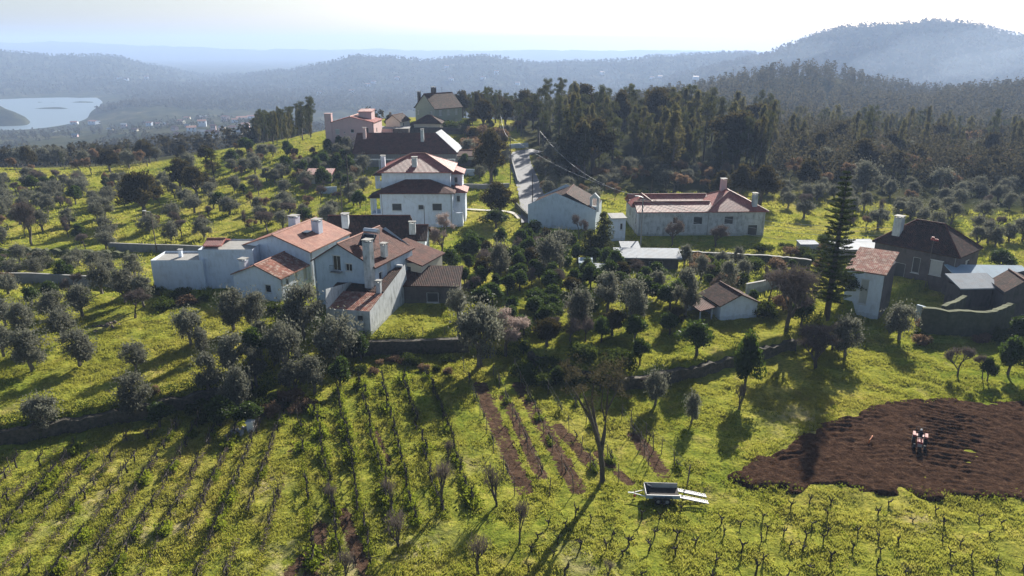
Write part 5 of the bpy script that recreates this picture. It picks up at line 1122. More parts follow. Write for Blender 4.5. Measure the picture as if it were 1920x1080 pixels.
# ------------------------------------------------------------------ trees read off the photograph (foot px, foot py, crown width, height, label)
OG = "olive trees on the grassy slope below the houses"
for bx, by, wpx, hpx, lb in [
 (84, 812, 76, 88, "round silvery olive tree at the bottom corner of the sloping meadow by the ditch"),
 (253, 785, 80, 92, "wide silvery olive tree standing just above the dark terrace bank, alone"),
 (257, 698, 54, 66, "small round olive tree in the open middle of the sunlit meadow"),
 (150, 690, 68, 82, "grey olive tree left of the open meadow, right one of a close pair"),
 (62, 695, 72, 88, "tall grey olive tree at the meadow's edge, left one of a close pair"),
 (120, 642, 74, 80, "broad olive tree just behind the close pair beside the meadow"),
 (45, 632, 62, 78, "olive tree with dense grey crown behind the close pair near the picture edge"),
 (97, 598, 58, 62, "olive tree in the third line up from the meadow, beside a bramble"),
 (154, 594, 60, 70, "dark olive tree at the upper end of the meadow below the garden wall"),
 (192, 552, 54, 68, "olive tree in front of the concrete garden wall"),
 (237, 572, 56, 76, "olive tree left of the long white wall, in front of another one"),
 (270, 576, 46, 78, "narrow olive tree touching the end of the long white wall"),
 (253, 520, 48, 52, "small olive tree peeping over beside the long white wall"),
 (358, 650, 60, 84, "round olive tree with short trunk under the long white wall"),
 (381, 672, 46, 62, "slim olive tree behind the cluster at the meadow's upper corner"),
 (436, 700, 62, 88, "dense round olive tree in the middle of the cluster below the small cottage"),
 (393, 742, 62, 92, "round olive tree casting its shadow on the meadow, front of the cluster"),
 (450, 772, 68, 102, "large round olive tree lowest in the cluster below the small cottage"),
 (437, 622, 68, 92, "tall olive tree directly in front of the small cottage, left of its window"),
 (482, 618, 58, 84, "olive tree in front of the small cottage's lit side wall"),
 (568, 636, 86, 118, "big dark olive tree between the small cottage and the tall gabled house"),
 (632, 690, 88, 122, "big round dark olive tree in front of the white lean-to barn"),
 (537, 706, 80, 116, "ragged olive tree with pale twigs below the gap between the cottages"),
 (490, 668, 44, 82, "thin olive tree squeezed between two bigger ones under the cottage"),
 (480, 720, 56, 80, "shaded olive tree behind the lowest ones of the cluster"),
 (590, 740, 60, 80, "dark olive tree in the deep shade above the vineyard"),
 (12, 612, 56, 62, "olive tree cut by the picture edge in the upper left orchard"),
 (8, 668, 50, 60, "olive tree at the very edge of the picture beside the meadow"),
 (430, 766, 46, 46, "low olive bush at the foot of the cluster"),
 (1033, 520, 64, 88, "shaded olive tree below the blue gabled barn"),
 (1140, 585, 54, 84, "olive tree below the white metal roof, left of the widest one"),
 (1185, 612, 72, 100, "wide ragged olive tree in the middle of the citrus orchard"),
 (1286, 594, 60, 100, "tall olive tree left of the dark roofed shed"),
 (1365, 552, 42, 70, "olive tree behind the dark roofed shed"),
 (1314, 526, 34, 52, "small narrow olive tree under the garden terrace of the long house"),
 (1283, 502, 32, 46, "small round olive tree at the end of the white metal roof"),
 (1351, 506, 30, 44, "little olive tree by the terrace wall of the long house"),
 (1393, 528, 34, 50, "little olive tree next to the garden swing frame"),
 (1382, 500, 28, 42, "little grey olive tree against the terrace wall below the long lawn"),
 (1084, 620, 62, 90, "olive tree deep in the citrus orchard"),
 (937, 530, 54, 84, "olive tree standing above the budding tree, in the shade"),
 (1582, 672, 62, 88, "round pale olive tree in front of the narrow white tower house"),
 (1684, 640, 68, 78, "round pale olive tree against the mossy wall of the dark house"),
 (1228, 760, 52, 74, "larger of two small olive trees alone on the grass near the tilled strips"),
 (1296, 794, 38, 66, "smaller of two small olive trees alone on the grass near the tilled strips"),
 (609, 418, 30, 42, "small round olive tree alone on the bright grass below the villa"),
 (860, 600, 48, 70, "olive tree beside the old tiled shed"),
 (1052, 480, 46, 60, "olive tree under the wall of the blue gabled barn"),
 (1235, 560, 44, 56, "olive tree in front of the long white metal roof"),
]: ptree('olive', bx, by, wpx * .9, hpx * .94, lb, OG)
for kind, bx, by, wpx, hpx, lb in [
 ('olive', 900, 690, 104, 138, "largest olive tree, grey and broad, above the tilled strips at the wall's end"),
 ('blossom', 948, 668, 66, 84, "pinkish budding tree leaning against the largest olive tree"),
 ('blossom', 830, 480, 64, 78, "pinkish leafless tree in front of the villa's right corner"),
 ('blossom', 1560, 655, 50, 50, "small pinkish tree beside the round pale olive near the tower"),
 ('bare', 1475, 620, 104, 130, "big leafless tree in front of the giant conifer"),
 ('bare', 1528, 695, 84, 80, "low leaning leafless tree on the grass below the white shed"),
 ('bare', 1795, 706, 46, 56, "thin leafless tree on the meadow below the dark house, left of a smaller one"),
 ('bare', 1842, 712, 26, 46, "very small leafless tree on the meadow below the dark house"),
 ('bare', 1258, 462, 50, 56, "leafless garden tree in front of the long house's windows"),
 ('bare', 1085, 448, 36, 44, "leafless shrub growing against the blue gabled wall"),
 ('bare', 1440, 566, 40, 60, "leafless tree behind the low white garden wall"),
 ('bare', 1340, 462, 40, 40, "small leafless tree by the right windows of the long house"),
 ('bare', 505, 448, 36, 54, "brownish leafless tree on the bright slope above the pink roofed house"),
 ('bare', 60, 460, 40, 86, "gnarled leafless tree at the left end of the terraced garden"),
 ('bare', 1212, 730, 24, 30, "leafless sapling near the two small olives"),
 ('citrus', 1395, 742, 58, 112, "dark upright tree with thin trunk in the middle of the right meadow"),
 ('citrus', 1305, 668, 66, 66, "bright green round citrus tree in front of the dark roofed shed"),
 ('citrus', 1200, 684, 40, 50, "small dark citrus tree at the edge of the terrace bank"),
 ('citrus', 1502, 614, 50, 60, "dark round garden tree at the foot of the giant conifer"),
 ('citrus', 1890, 704, 58, 74, "dark green round tree with a bare trunk at the right edge of the meadow"),
 ('citrus', 1850, 716, 28, 46, "little dark round tree beside the bigger one on the right meadow"),
 ('citrus', 1590, 560, 66, 60, "dark green bushy tree right of the giant conifer's trunk"),
 ('citrus', 1560, 540, 50, 50, "dense dark tree behind the giant conifer's trunk"),
 ('citrus', 880, 500, 56, 60, "dark round orange tree above the old tiled shed"),
 ('citrus', 845, 515, 50, 50, "round orange tree right behind the dark roofed white house"),
 ('citrus', 415, 800, 60, 52, "leafy green tree in the corner of the terrace by the white marker"),
 ('citrus', 300, 800, 60, 44, "leafy bramble mass on the terrace bank left of the vineyard corner"),
 ('citrus', 470, 800, 50, 46, "dark leafy tree beside the white marker stone"),
 ('citrus', 1875, 510, 60, 42, "bright green bushy tree behind the blue metal roof"),
 ('citrus', 1910, 640, 50, 50, "green bush tree at the right edge by the dark barn"),
 ('oak', 920, 352, 76, 108, "big dark evergreen oak by the lane above the villa"),
 ('oak', 938, 408, 74, 66, "dark spreading oak right of the villa's garden path"),
 ('citrus', 930, 428, 60, 34, "low dark tree under the spreading oak by the path"),
 ('oak', 272, 410, 92, 92, "broad brownish oak standing out in the left grove"),
 ('oak', 340, 360, 64, 64, "dark round oak behind the broad brownish one"),
 ('pine', 402, 352, 48, 76, "tall dark pine rising above the left grove"),
 ('oak', 370, 372, 60, 60, "dark oak at the foot of the tall dark pine"),
 ('oak', 1385, 380, 64, 74, "dark round oak left one of the dense clump behind the long house"),
 ('oak', 1425, 388, 70, 76, "dark round oak right one of the dense clump behind the long house"),
 ('oak', 1350, 372, 40, 50, "small dark oak at the side of the clump behind the long house"),
 ('cypress', 1131, 478, 62, 84, "dark dense conical tree beside the blue gabled barn"),
 ('cypress', 1106, 482, 50, 56, "shorter dark conical tree in front of the blue gabled barn"),
 ('bush', 460, 472, 80, 34, "wide dark laurel bush behind the long white wall"),
 ('bush', 420, 474, 60, 28, "lower dark laurel bush above the long white wall"),
 ('citrus', 570, 425, 34, 36, "dark round tree above the pink roofed house"),
]: ptree(kind, bx, by, wpx, hpx, lb)
# the leaning tree in the vineyard: two long bare stems and flat tufted crown
def big_tree():
    p = at(1130, 905); g = random.Random(4); npg = np.random.default_rng(4)
    r = empty("tall_vineyard_tree", (p.x, p.y, p.z - .1), 0, label="tall leaning tree with two long bare stems and thin brownish crown in the vineyard", cat="tree")
    S = p.y * cp + (CAMZ - p.z) * sp; k = S / FPX
    def q(px, py, dy=0): return Vector(((px - 1130) * k, dy, (905 - py) * k * 1.08))
    st = [(q(1130, 905), q(1128, 870, .1), q(1122, 835, 0), q(1108, 790, -.3), q(1096, 750, -.4), q(1082, 715, -.5)),
          (q(1124, 850), q(1130, 810, .3), q(1133, 770, .5), q(1134, 735, .6), q(1140, 705, .7)),
          (q(1122, 835), q(1112, 790, .6), q(1106, 752, .9), q(1110, 715, 1.0)),
          (q(1132, 790, .4), q(1122, 755, .2), q(1124, 712, -.1)), (q(1104, 780, -.3), q(1085, 745, -.6), q(1066, 712, -.8)),
          (q(1133, 770, .5), q(1147, 738, .4), q(1158, 700, .2)), (q(1108, 790, -.3), q(1095, 770, 0), q(1076, 740, .5))]
    specs = [(list(a), list(np.linspace(.30 if i == 0 else .20 if i < 3 else .09, .04, len(a)))) for i, a in enumerate(st)]
    link("trunk", limbs("tall_tree_trunk", specs, M['bark'], 8), parent=r)
    cs, rs = [], []
    for i in range(70):
        px = g.uniform(1052, 1166); py = g.uniform(682, 752 if px < 1100 else 730) - 8 * math.sin(px * .09)
        cs.append(tuple(q(px, py, g.uniform(-2.0, 2.0)))); rs.append(g.uniform(.28, .62))
    for i in range(16):
        px = g.uniform(1090, 1150); cs.append(tuple(q(px, g.uniform(730, 800), g.uniform(-.8, .8)))); rs.append(g.uniform(.15, .3))
    V, F = cards(blobs(cs, rs, 5200, npg), .16, .3, .3, npg)
    link("crown", npmesh("tall_tree_crown", V, F, M['scrubby']), parent=r)
big_tree()
# giant conifer: whorls of level branches
def araucaria():
    p = at(1550, 592); g = random.Random(9); npg = np.random.default_rng(9)
    ztop = CAMZ + p.y * ray(1570, 312)[2] / ray(1570, 312)[1]; H = ztop - p.z
    r = empty("giant_conifer", (p.x, p.y, p.z - .1), 0, label="giant tiered conifer with level branches towering over the garden", cat="tree")
    specs = [([(0, 0, -.5), (.1, 0, H * .5), (.15, 0, H)], [.42, .28, .05])]; Ps = []
    n = 24; Rm = 3.5
    for i in range(n):
        t = .13 + .87 * i / n; z = H * t; rr = Rm * min(1, (1.03 - t) * 1.3) ** .8 * (.78 + .36 * g.random())
        for k_ in range(9):
            a = 2 * math.pi * (k_ + g.random() * .5 + i * .4) / 9; r0 = rr; rr = r0 * g.uniform(.7, 1.12); dz_ = g.uniform(-.14, .16) * rr
            if g.random() < .1: rr = r0; continue
            e = (rr * math.cos(a), rr * math.sin(a), z + dz_ + .12 * rr)
            specs.append(([(0, 0, z - .05 * rr), (e[0] * .5, e[1] * .5, z - .02 * rr), e], [.06, .04, .02]))
            m_ = int(60 + 60 * rr); s = npg.random(m_) ** .7
            side = (npg.random(m_) - .5) * (.95 * (1 - .55 * s)); pt = np.stack([s * e[0] - side * math.sin(a), s * e[1] + side * math.cos(a), z - .06 * rr + s * (.18 * rr + dz_) + .12 * npg.random(m_)], 1)
            Ps.append(pt); rr = r0
    link("trunk", limbs("conifer_trunk", specs, M['bark'], 5), parent=r)
    V, F = cards(np.concatenate(Ps), .26, .28, .4, npg)
    link("crown", npmesh("conifer_crown", V, F, M['araucaria']), parent=r)
    OCC.append((p.x, p.y, 4))
araucaria()
# pruned fruit trees in the vineyard
for i, (bx, by, wpx, hpx, lb) in enumerate([
 (828, 955, 40, 92, "pruned bare fruit tree in the vineyard, the one with the upswept pale crown"),
 (931, 950, 36, 84, "pruned bare fruit tree at the lower end of the first tilled strip"),
 (748, 1028, 40, 80, "pruned bare fruit tree below and left of the upswept one"),
 (974, 1022, 36, 84, "pruned bare fruit tree beside the tall tree's shadow"),
 (897, 1076, 46, 84, "pruned bare fruit tree at the bottom middle of the vineyard"),
 (648, 1092, 36, 56, "pruned bare fruit tree on the reddish bare soil at the bottom"),
 (735, 955, 30, 60, "thin pruned fruit tree in the vine row left of the upswept one"),
 (622, 960, 26, 56, "thin pruned fruit tree among the leftmost leafy vine rows"),
 (840, 870, 20, 46, "sapling among the vine rows above the upswept tree"),
 (1140, 1085, 24, 40, "pruned sapling at the bottom between the two vineyards"),
 (1385, 770, 26, 50, "twiggy sapling on the meadow below the dark upright tree")]):
    ptree('pruned', bx, by, wpx, hpx, lb)
# ------------------------------------------------------------------ scattered groves and woods
def free(x, y, r):
    for a, b, c in OCC:
        if (x - a) ** 2 + (y - b) ** 2 < (r + c * .8) ** 2: return False
    return True
def scatter(poly, n, kinds, hr, wr, sep, label, group, seed, Y0, Y1, tries=40, avoid=True):
    """trees at random ground points whose foot lies inside the photo polygon"""
    g = random.Random(seed); done = 0
    xs0 = min(p[0] for p in poly); xs1 = max(p[0] for p in poly)
    for _ in range(n * tries):
        if done >= n: break
        Y = math.sqrt(g.uniform(Y0 * Y0, Y1 * Y1)); u = (g.uniform(xs0, xs1) - 960) / 1330; x = u * Y; z = g1(x, Y)
        px, py = proj(x, Y, z)
        if not inpoly(np.array([px]), np.array([py]), poly)[0]: continue
        if not free(x, Y, sep): continue
        kind = g.choice(kinds); h = g.uniform(*hr); k = g.uniform(*wr)
        H, W = TPL[kind][0][2:]
        lb = label[kind] if isinstance(label, dict) else label
        tree(kind, x, Y, h, W * h / H * k, lb, group[kind] if isinstance(group, dict) else group, z=z); done += 1
    return done
LG = dict(olive="grey green olive tree in the sunlit grove on the slope left of the villa", scrub="brownish bushy tree scattered through the left grove", oak="dark evergreen oak along the top edge of the left grove",
          pine="dark pine along the top edge of the left grove", bare="leafless tree in the grove left of the villa", citrus="dark green tree among the olives left of the villa")
RG = dict(olive="grey olive tree in the grove between the long house and the dark house", scrub="brown bushy tree at the foot of the right wood", bare="leafless tree in the grove on the right", oak="dark oak at the foot of the right wood",
          euca="tall eucalyptus in the wood on the right", pine="pine tree in the wood on the right")
BG = dict(euca="tall eucalyptus in the wood belt behind the long house", pine="maritime pine in the wood belt behind the long house", oak="tall rounded oak in the wood belt behind the long house", cypress="dark conical tree in the wood belt behind the long house", scrub="brown bushy tree at the foot of the wood belt behind the long house", olive="olive tree at the foot of the wood belt behind the long house")
def grp(d, s): return {k: s + ": " + k for k in d}
# left grove (open rows on grass), then its dense upper edge
scatter([(0, 340), (430, 345), (560, 330), (690, 345), (690, 400), (600, 440), (450, 440), (330, 462), (200, 455), (0, 462)], 96, ['olive'] * 9 + ['bare', 'scrub'], (3.4, 4.6), (.9, 1.15), 1.35, LG, grp(LG, "left grove"), 1, 120, 240)
scatter([(0, 300), (200, 300), (420, 300), (430, 335), (200, 345), (0, 345)], 62, ['oak', 'scrub', 'scrub', 'oak', 'pine', 'olive', 'olive'], (5, 8), (.85, 1.1), .9, LG, grp(LG, "left grove"), 2, 160, 330)
scatter([(430, 285), (560, 290), (690, 300), (690, 345), (560, 345), (430, 345)], 34, ['olive', 'olive', 'scrub', 'citrus'], (3.4, 5), (.9, 1.1), 1.0, LG, grp(LG, "left grove"), 3, 160, 300)
scatter([(0, 462), (200, 462), (260, 540), (130, 560), (0, 560)], 12, ['olive', 'olive', 'bare'], (3, 4), (.9, 1.1), 1.0, "grey olive or leafless tree by the garden walls at the left edge", "trees by the left garden walls", 4, 90, 150)
scatter([(0, 340), (430, 345), (560, 330), (690, 345), (690, 400), (600, 440), (450, 440), (330, 462), (200, 455), (0, 462)], 34, ['bare', 'scrub', 'scrub', 'citrus'], (2.6, 4.4), (.9, 1.2), .8, LG, grp(LG, "left grove"), 31, 120, 240)
scatter([(1250, 490), (1500, 500), (1500, 590), (1440, 600), (1300, 560)], 16, ['bare', 'bush', 'citrus', 'drybush'], (1.6, 3.2), (.9, 1.2), .6, "small garden tree or shrub between the terrace wall and the white shed", "planting behind the white shed", 32, 90, 135)
scatter([(0, 500), (280, 560), (250, 620), (60, 640), (0, 640)], 9, ['bare', 'scrub', 'citrus'], (2.4, 3.8), (.9, 1.2), .8, "scrubby tree among the olives at the left edge above the meadow", "scrubby trees of the left orchard", 33, 84, 120)
# pines in line left of the hilltop houses
PL = "dark narrow pine in the line left of the pink house"
scatter([(470, 230), (610, 225), (610, 285), (470, 285)], 44, ['pine', 'pine', 'euca', 'cypress'], (9, 12.5), (.85, 1.15), .6, PL, "pines left of the pink house", 5, 235, 320)
scatter([(860, 215), (1010, 215), (1010, 262), (870, 262)], 40, ['pine', 'pine', 'oak'], (9, 12), (.8, 1.1), 1.0, "pine or oak on the hilltop right of the green grey house", "trees right of the hilltop house", 6, 240, 330)
# garden between the houses and along the lane
CO = "dark green citrus tree in the overgrown orchard below the blue gabled barn"
scatter([(880, 470), (1000, 440), (1130, 500), (1250, 500), (1300, 580), (1240, 660), (1000, 672), (930, 600), (850, 560)], 98, ['citrus', 'citrus', 'citrus', 'bare', 'oak'], (2.6, 3.9), (.95, 1.3), .85,
        dict(citrus=CO, bare="leafless tree among the citrus trees below the blue gabled barn", oak="small dark oak among the citrus trees below the blue gabled barn"), dict(citrus="overgrown citrus orchard", bare="leafless trees in the citrus orchard", oak="small oaks in the citrus orchard"), 7, 80, 145)
scatter([(1000, 300), (1150, 330), (1160, 400), (1060, 392), (1015, 370)], 22, ['olive', 'scrub', 'olive'], (3.2, 4.6), (.9, 1.2), 1.0, "bushy tree between the lane and the long house", "bushy trees between lane and long house", 8, 140, 200)
scatter([(620, 280), (700, 285), (690, 370), (640, 365), (560, 350)], 14, ['oak', 'citrus', 'olive'], (3.5, 6), (.85, 1.1), 1.0, "dark garden tree left of the villa", "garden trees left of the villa", 9, 150, 240)
scatter([(870, 300), (955, 300), (958, 345), (870, 340)], 6, ['olive', 'citrus'], (3, 4), (.9, 1.1), 1.0, "small garden tree behind the big oak by the lane", "garden trees behind the lane oak", 10, 160, 230)
# wood belt behind the long house
scatter([(1005, 262), (1060, 250), (1450, 262), (1450, 345), (1060, 335), (1020, 300)], 112, ['euca', 'pine', 'euca', 'euca', 'cypress', 'euca', 'pine', 'pine', 'oak'], (10.5, 18), (.8, 1.25), 1.25, BG, grp(BG, "wood belt"), 11, 178, 300)
scatter([(1010, 300), (1450, 330), (1450, 365), (1200, 358), (1010, 330)], 40, ['scrub', 'olive', 'scrub'], (3.4, 6), (.9, 1.2), .9, BG, grp(BG, "wood belt"), 12, 150, 230)
scatter([(1000, 230), (1500, 225), (1500, 262), (1000, 262)], 60, ['euca', 'pine'], (12, 17), (.8, 1.05), 1.3, BG, grp(BG, "wood belt"), 13, 230, 400)
# right grove and wood
scatter([(1450, 360), (1920, 350), (2060, 350), (2060, 470), (1850, 470), (1700, 430), (1600, 450), (1450, 420)], 84, ['olive'] * 10 + ['bare', 'scrub'], (3.3, 4.6), (.9, 1.15), 1.2, RG, grp(RG, "right grove"), 14, 110, 200)
scatter([(1450, 300), (2060, 290), (2060, 362), (1450, 362)], 80, ['scrub', 'scrub', 'oak', 'olive', 'scrub', 'euca'], (4.5, 8), (.85, 1.15), 1.0, RG, grp(RG, "right grove"), 15, 150, 260)
scatter([(1450, 232), (2060, 225), (2060, 310), (1450, 320)], 120, ['euca', 'euca', 'euca', 'pine'], (11, 16), (.85, 1.15), 1.2, RG, grp(RG, "right grove"), 16, 200, 420)
scatter([(1450, 255), (2060, 245), (2060, 335), (1450, 340)], 75, ['scrub', 'oak', 'pine', 'oak'], (6, 10.5), (.9, 1.2), 1.0, RG, grp(RG, "right grove"), 26, 170, 330)
scatter([(868, 262), (950, 262), (950, 300), (880, 330), (868, 300)], 16, ['oak', 'bush', 'olive', 'drybush'], (2.2, 5), (.9, 1.2), .8, "dark shrub or small tree on the slope right of the long brown roof", "slope planting right of the brown roof", 27, 180, 280)
scatter([(700, 236), (1000, 236), (1000, 275), (870, 275), (860, 250), (700, 262)], 26, ['bush', 'olive', 'drybush', 'oak'], (1.8, 4.5), (.9, 1.2), .8, "shrub or small tree around the hilltop houses", "planting around the hilltop houses", 28, 200, 300)
scatter([(420, 640), (700, 640), (700, 720), (560, 770), (420, 760)], 5, ['olive', 'citrus', 'olive'], (3.2, 4.4), (.9, 1.15), .9, "shaded tree packed in the dark clump between the cottages and the vineyard", "trees of the dark clump below the cottages", 29, 70, 100)
# low bushes along terrace banks and walls
scatter([(640, 640), (900, 640), (900, 700), (640, 700)], 10, ['bush', 'drybush'], (.8, 1.5), (.9, 1.2), .5, "low bush beside the terrace wall above the vineyard", "bushes on the terrace wall", 17, 76, 90)
scatter([(930, 650), (1180, 680), (1180, 740), (960, 720)], 16, ['bush', 'citrus', 'bush'], (1.2, 2.4), (.9, 1.2), .6, "dark bush on the bank between the tilled strips and the orchard", "bushes on the orchard bank", 18, 68, 92)
scatter([(200, 740), (560, 700), (600, 780), (420, 800), (200, 800)], 14, ['bush', 'drybush'], (.8, 1.8), (.9, 1.2), .5, "low bush along the shaded terrace above the vineyard corner", "bushes on the shaded terrace", 19, 60, 84)
scatter([(1690, 620), (1920, 600), (1920, 640), (1700, 650)], 10, ['bush', 'drybush'], (.8, 1.6), (.9, 1.2), .5, "low bush at the foot of the mossy ruin wall", "bushes under the ruin wall", 20, 78, 100)
scatter([(1400, 470), (1540, 480), (1540, 600), (1420, 580)], 14, ['bush', 'bare', 'drybush'], (1.2, 2.4), (.9, 1.2), .6, "garden shrub left of the giant conifer", "shrubs by the giant conifer", 21, 90, 140)
scatter([(270, 545), (560, 560), (560, 600), (300, 580)], 14, ['drybush', 'bush', 'bush'], (.9, 1.8), (.9, 1.3), .5, "rough shrub along the foot of the long white wall", "shrubs along the long white wall", 22, 88, 110)
scatter([(0, 470), (220, 470), (230, 500), (0, 505)], 14, ['bush', 'drybush', 'bush'], (.8, 1.5), (.9, 1.3), .5, "garden bush in the terraced garden at the left edge", "bushes in the left garden", 23, 105, 160)
scatter([(1460, 450), (1700, 455), (1700, 490), (1460, 480)], 12, ['bush', 'drybush', 'bare'], (1, 2.2), (.9, 1.2), .5, "shrub in the garden behind the giant conifer", "shrubs behind the giant conifer", 24, 100, 160)
# far woods nobody could count
def mass(name, label, n, Y0, Y1, pxa, pxb, H, Wd, seed, nl, size, mat, thin=None):
    g = np.random.default_rng(seed); T = [lowtree(seed * 10 + i, 1.0, 1.0, nl, 1.0) for i in range(4)]
    Y = np.exp(g.uniform(math.log(Y0), math.log(Y1), n)); u = (g.uniform(pxa, pxb, n) - 960) / 1330; X = u * Y
    ok = (fbm(X, Y, 90, 3) > (thin if thin is not None else -9)) & (Y > woodthr(u) + (20 if Y0 < 200 else 40))
    for a, b, c_ in BLD: ok &= (X - a) ** 2 + (Y - b) ** 2 > (c_ + 9) ** 2
    X, Y = X[ok], Y[ok]; Zg = G(X, Y); ok = Zg > WATER_Z + 4; X, Y, Zg = X[ok], Y[ok], Zg[ok]; n = len(X)
    hs = H[0] + (H[1] - H[0]) * g.random(n); Vs, Fs, off = [], [], 0
    for i in range(4):
        s = slice(i, n, 4); V, F = T[i]; nn = len(X[s])
        P = V[None] * np.stack([hs[s] * Wd, hs[s] * Wd, hs[s]], 1)[:, None]
        sc2 = size / (hs[s] * Wd)[:, None, None]
        cen = V.reshape(-1, 4, 3).mean(1); rel = V.reshape(-1, 4, 3) - cen[:, None]
        P = (cen[None] * np.stack([hs[s] * Wd, hs[s] * Wd, hs[s]], 1)[:, None])[:, :, None, :] + rel[None] * size
        P = P.reshape(nn, -1, 3) + np.stack([X[s], Y[s], Zg[s] - 1], 1)[:, None]
        Vs.append(P.reshape(-1, 3)); Fs.append((F[None] + (np.arange(nn) * len(V))[:, None, None]).reshape(-1, 4) + off); off += nn * len(V)
    o = link(name, npmesh(name, np.concatenate(Vs), np.concatenate(Fs), M[mat])); tag(o, label, "wood", kind='stuff'); return o
mass("forest", "hazy forest covering the rounded hills behind the wood belt", 5200, 400, 900, 980, 2300, (9, 17), .17, 31, 34, 2.0, 'farwood')
mass("forest", "dim forest in the valley beyond the left grove", 9500, 300, 1250, -350, 1000, (5, 10), .28, 32, 30, 1.7, 'farwood', -0.1)
mass("forest", "dense undergrowth and crowns filling the wood on the right", 1500, 185, 440, 1430, 2350, (5, 11), .3, 34, 130, 0.75, 'farwood')
mass("forest", "blue hazy forest on the far mountain and ridges", 22000, 1500, 3500, -150, 2200, (8, 15), .3, 33, 9, 5.0, 'farwood')
#@@V
# ------------------------------------------------------------------ vines
def vine_tpl(kind, v):
    g = random.Random(500 + v + (50 if kind == 'cord' else 0)); npg = np.random.default_rng(v + 600); out = []
    if kind == 'bush':      # gnarled goblet vine, spurred arms
        hh = g.uniform(.45, .75); out.append((wob((0, 0, -.15), (g.uniform(-.12, .12), g.uniform(-.1, .1), hh), 4, .05, g), [.10, .085, .075, .08, .09]))
        for i in range(g.randint(3, 5)):
            a = g.uniform(0, 6.28); r0 = g.uniform(.18, .42); e_ = Vector((r0 * math.cos(a), r0 * math.sin(a), hh + g.uniform(.12, .4)))
            out.append((wob(out[0][0][-1], e_, 3, .05, g), [.075, .062, .055, .04]))
            for k_ in range(2): out.append(([e_, e_ + Vector((g.uniform(-.12, .12), g.uniform(-.1, .1), g.uniform(.08, .28)))], [.035, .014]))
        return out, None
    out.append((wob((0, 0, -.15), (g.uniform(-.05, .05), 0, .62), 3, .05, g), [.085, .08, .07, .07]))
    for s in (-1, 1):      # arms trained along the wire (local Y)
        pts = [Vector((0, 0, .6))] + [Vector((g.uniform(-.06, .06), s * t_, .66 + g.uniform(-.07, .07))) for t_ in (.22, .42, .62)]
        out.append((pts, [.055, .045, .035, .02]))
        for t_ in (.05, .12, .19, .26, .33, .4, .47, .54, .61, .68): out.append((wob((0, s * t_, .66), (g.uniform(-.22, .22), s * t_ + g.uniform(-.2, .2), .66 + g.uniform(-.05, .7)), 2, .06, g), [.028, .018, .008]))
    P = np.stack([npg.normal(0, .24, 420), npg.uniform(-1.05, 1.05, 420), npg.random(420) ** 1.5 * .55], 1); return out, P
VT = {'bush': [], 'cord': []}
for v_ in range(7):
    for kd in ('bush', 'cord'):
        out, P = vine_tpl(kd, v_); st_ = limbs("vine_stock", out, M['darkwood'], 5); lf = None
        if P is not None: V, F = cards(P, .24, .5, .8, np.random.default_rng(v_)); lf = npmesh("row_weeds", V, F, M['vineweed'])
        VT[kd].append((st_, lf))
VINES = []
def vine(kind, x, y, yaw, label, group, sc_=1.0, weeds=0.0):
    st_, lf = VT[kind][rng.integers(0, 7)]; r = link("grapevine", st_); r.location = (x, y, g1(x, y)); r.rotation_euler = (0, 0, yaw + (math.pi if rng.random() < .5 else 0)); r.scale = (sc_, sc_, sc_ * rng.uniform(.85, 1.2))
    tag(r, label, "vine", group); VINES.append((x, y))
    if lf and rng.random() < weeds:
        w_ = link("foliage", lf, parent=r); q_ = rng.uniform(.45, 1.35); w_.scale = (q_, rng.uniform(.5, 1.1), q_)
    return r
def stake(x, y, h, label, group, rad=.035, mat='wood'):
    o = MBSTK.copy() ; C.objects.link(o); o.location = (x, y, g1(x, y)); o.scale = (rad / .035, rad / .035, h); o.rotation_euler = (random.uniform(-.06, .06), random.uniform(-.06, .06), random.random()); tag(o, label, "stake", group); return o
MBSTK = MB().tube([(0, 0, -.25), (0.01, 0, .5), (0, .01, 1)], [1 * .035, .033, .03], 6).build("vine_stake", M['wood']); C.objects.unlink(MBSTK)
def rowline(px0, py0, px1, py1): a, b = at(px0, py0), at(px1, py1); return a, b
ROWS = []
ord_ = ["first", "second", "third", "fourth", "fifth", "sixth", "seventh", "eighth", "ninth", "tenth", "eleventh", "twelfth", "thirteenth", "fourteenth", "fifteenth", "sixteenth"]
# left block: parallel rows
dirL = Vector((-.125, 1, 0)).normalized(); perp = Vector((1, .125, 0)).normalized()
for k_ in range(16):
    s0 = Vector((-17.6, 41, 0)) - perp * 1.95 * k_; yend = float(np.interp(s0.x - 2.5, TX, TY)) - (2.6 if k_ > 2 else 8)
    if k_ == 0: yend = 54
    ya = 41.5; n_st = 0; y_ = ya
    while y_ < yend:
        q_ = s0 + dirL * (y_ - 41) / dirL.y; px_, py_ = proj(q_.x, q_.y, g1(q_.x, q_.y))
        y_ += 1.85
        if px_ < -60 or py_ > 1120: continue
        gap = fbm(np.array([q_.x]), np.array([q_.y]), 5, 2)[0]
        if gap < -.3: continue
        if k_ == 0: lb = "bare trained vine in the row beside the wide grass strip"
        else: lb = "bare trained vine in the %s row left of the grass strip" % ord_[k_]
        vine('cord', q_.x, q_.y, math.atan2(-dirL.x, dirL.y), lb, "left vineyard, row %d" % (k_ + 1), 1.0, .3); n_st += 1
        if n_st % 3 == 1: stake(q_.x + .1, q_.y - 1.0, random.uniform(1.0, 1.5), "thin wooden stake in a row of the left vineyard", "stakes of the left vineyard")
    ROWS.append((s0 + dirL * (ya - 41), s0 + dirL * (yend - 41)))
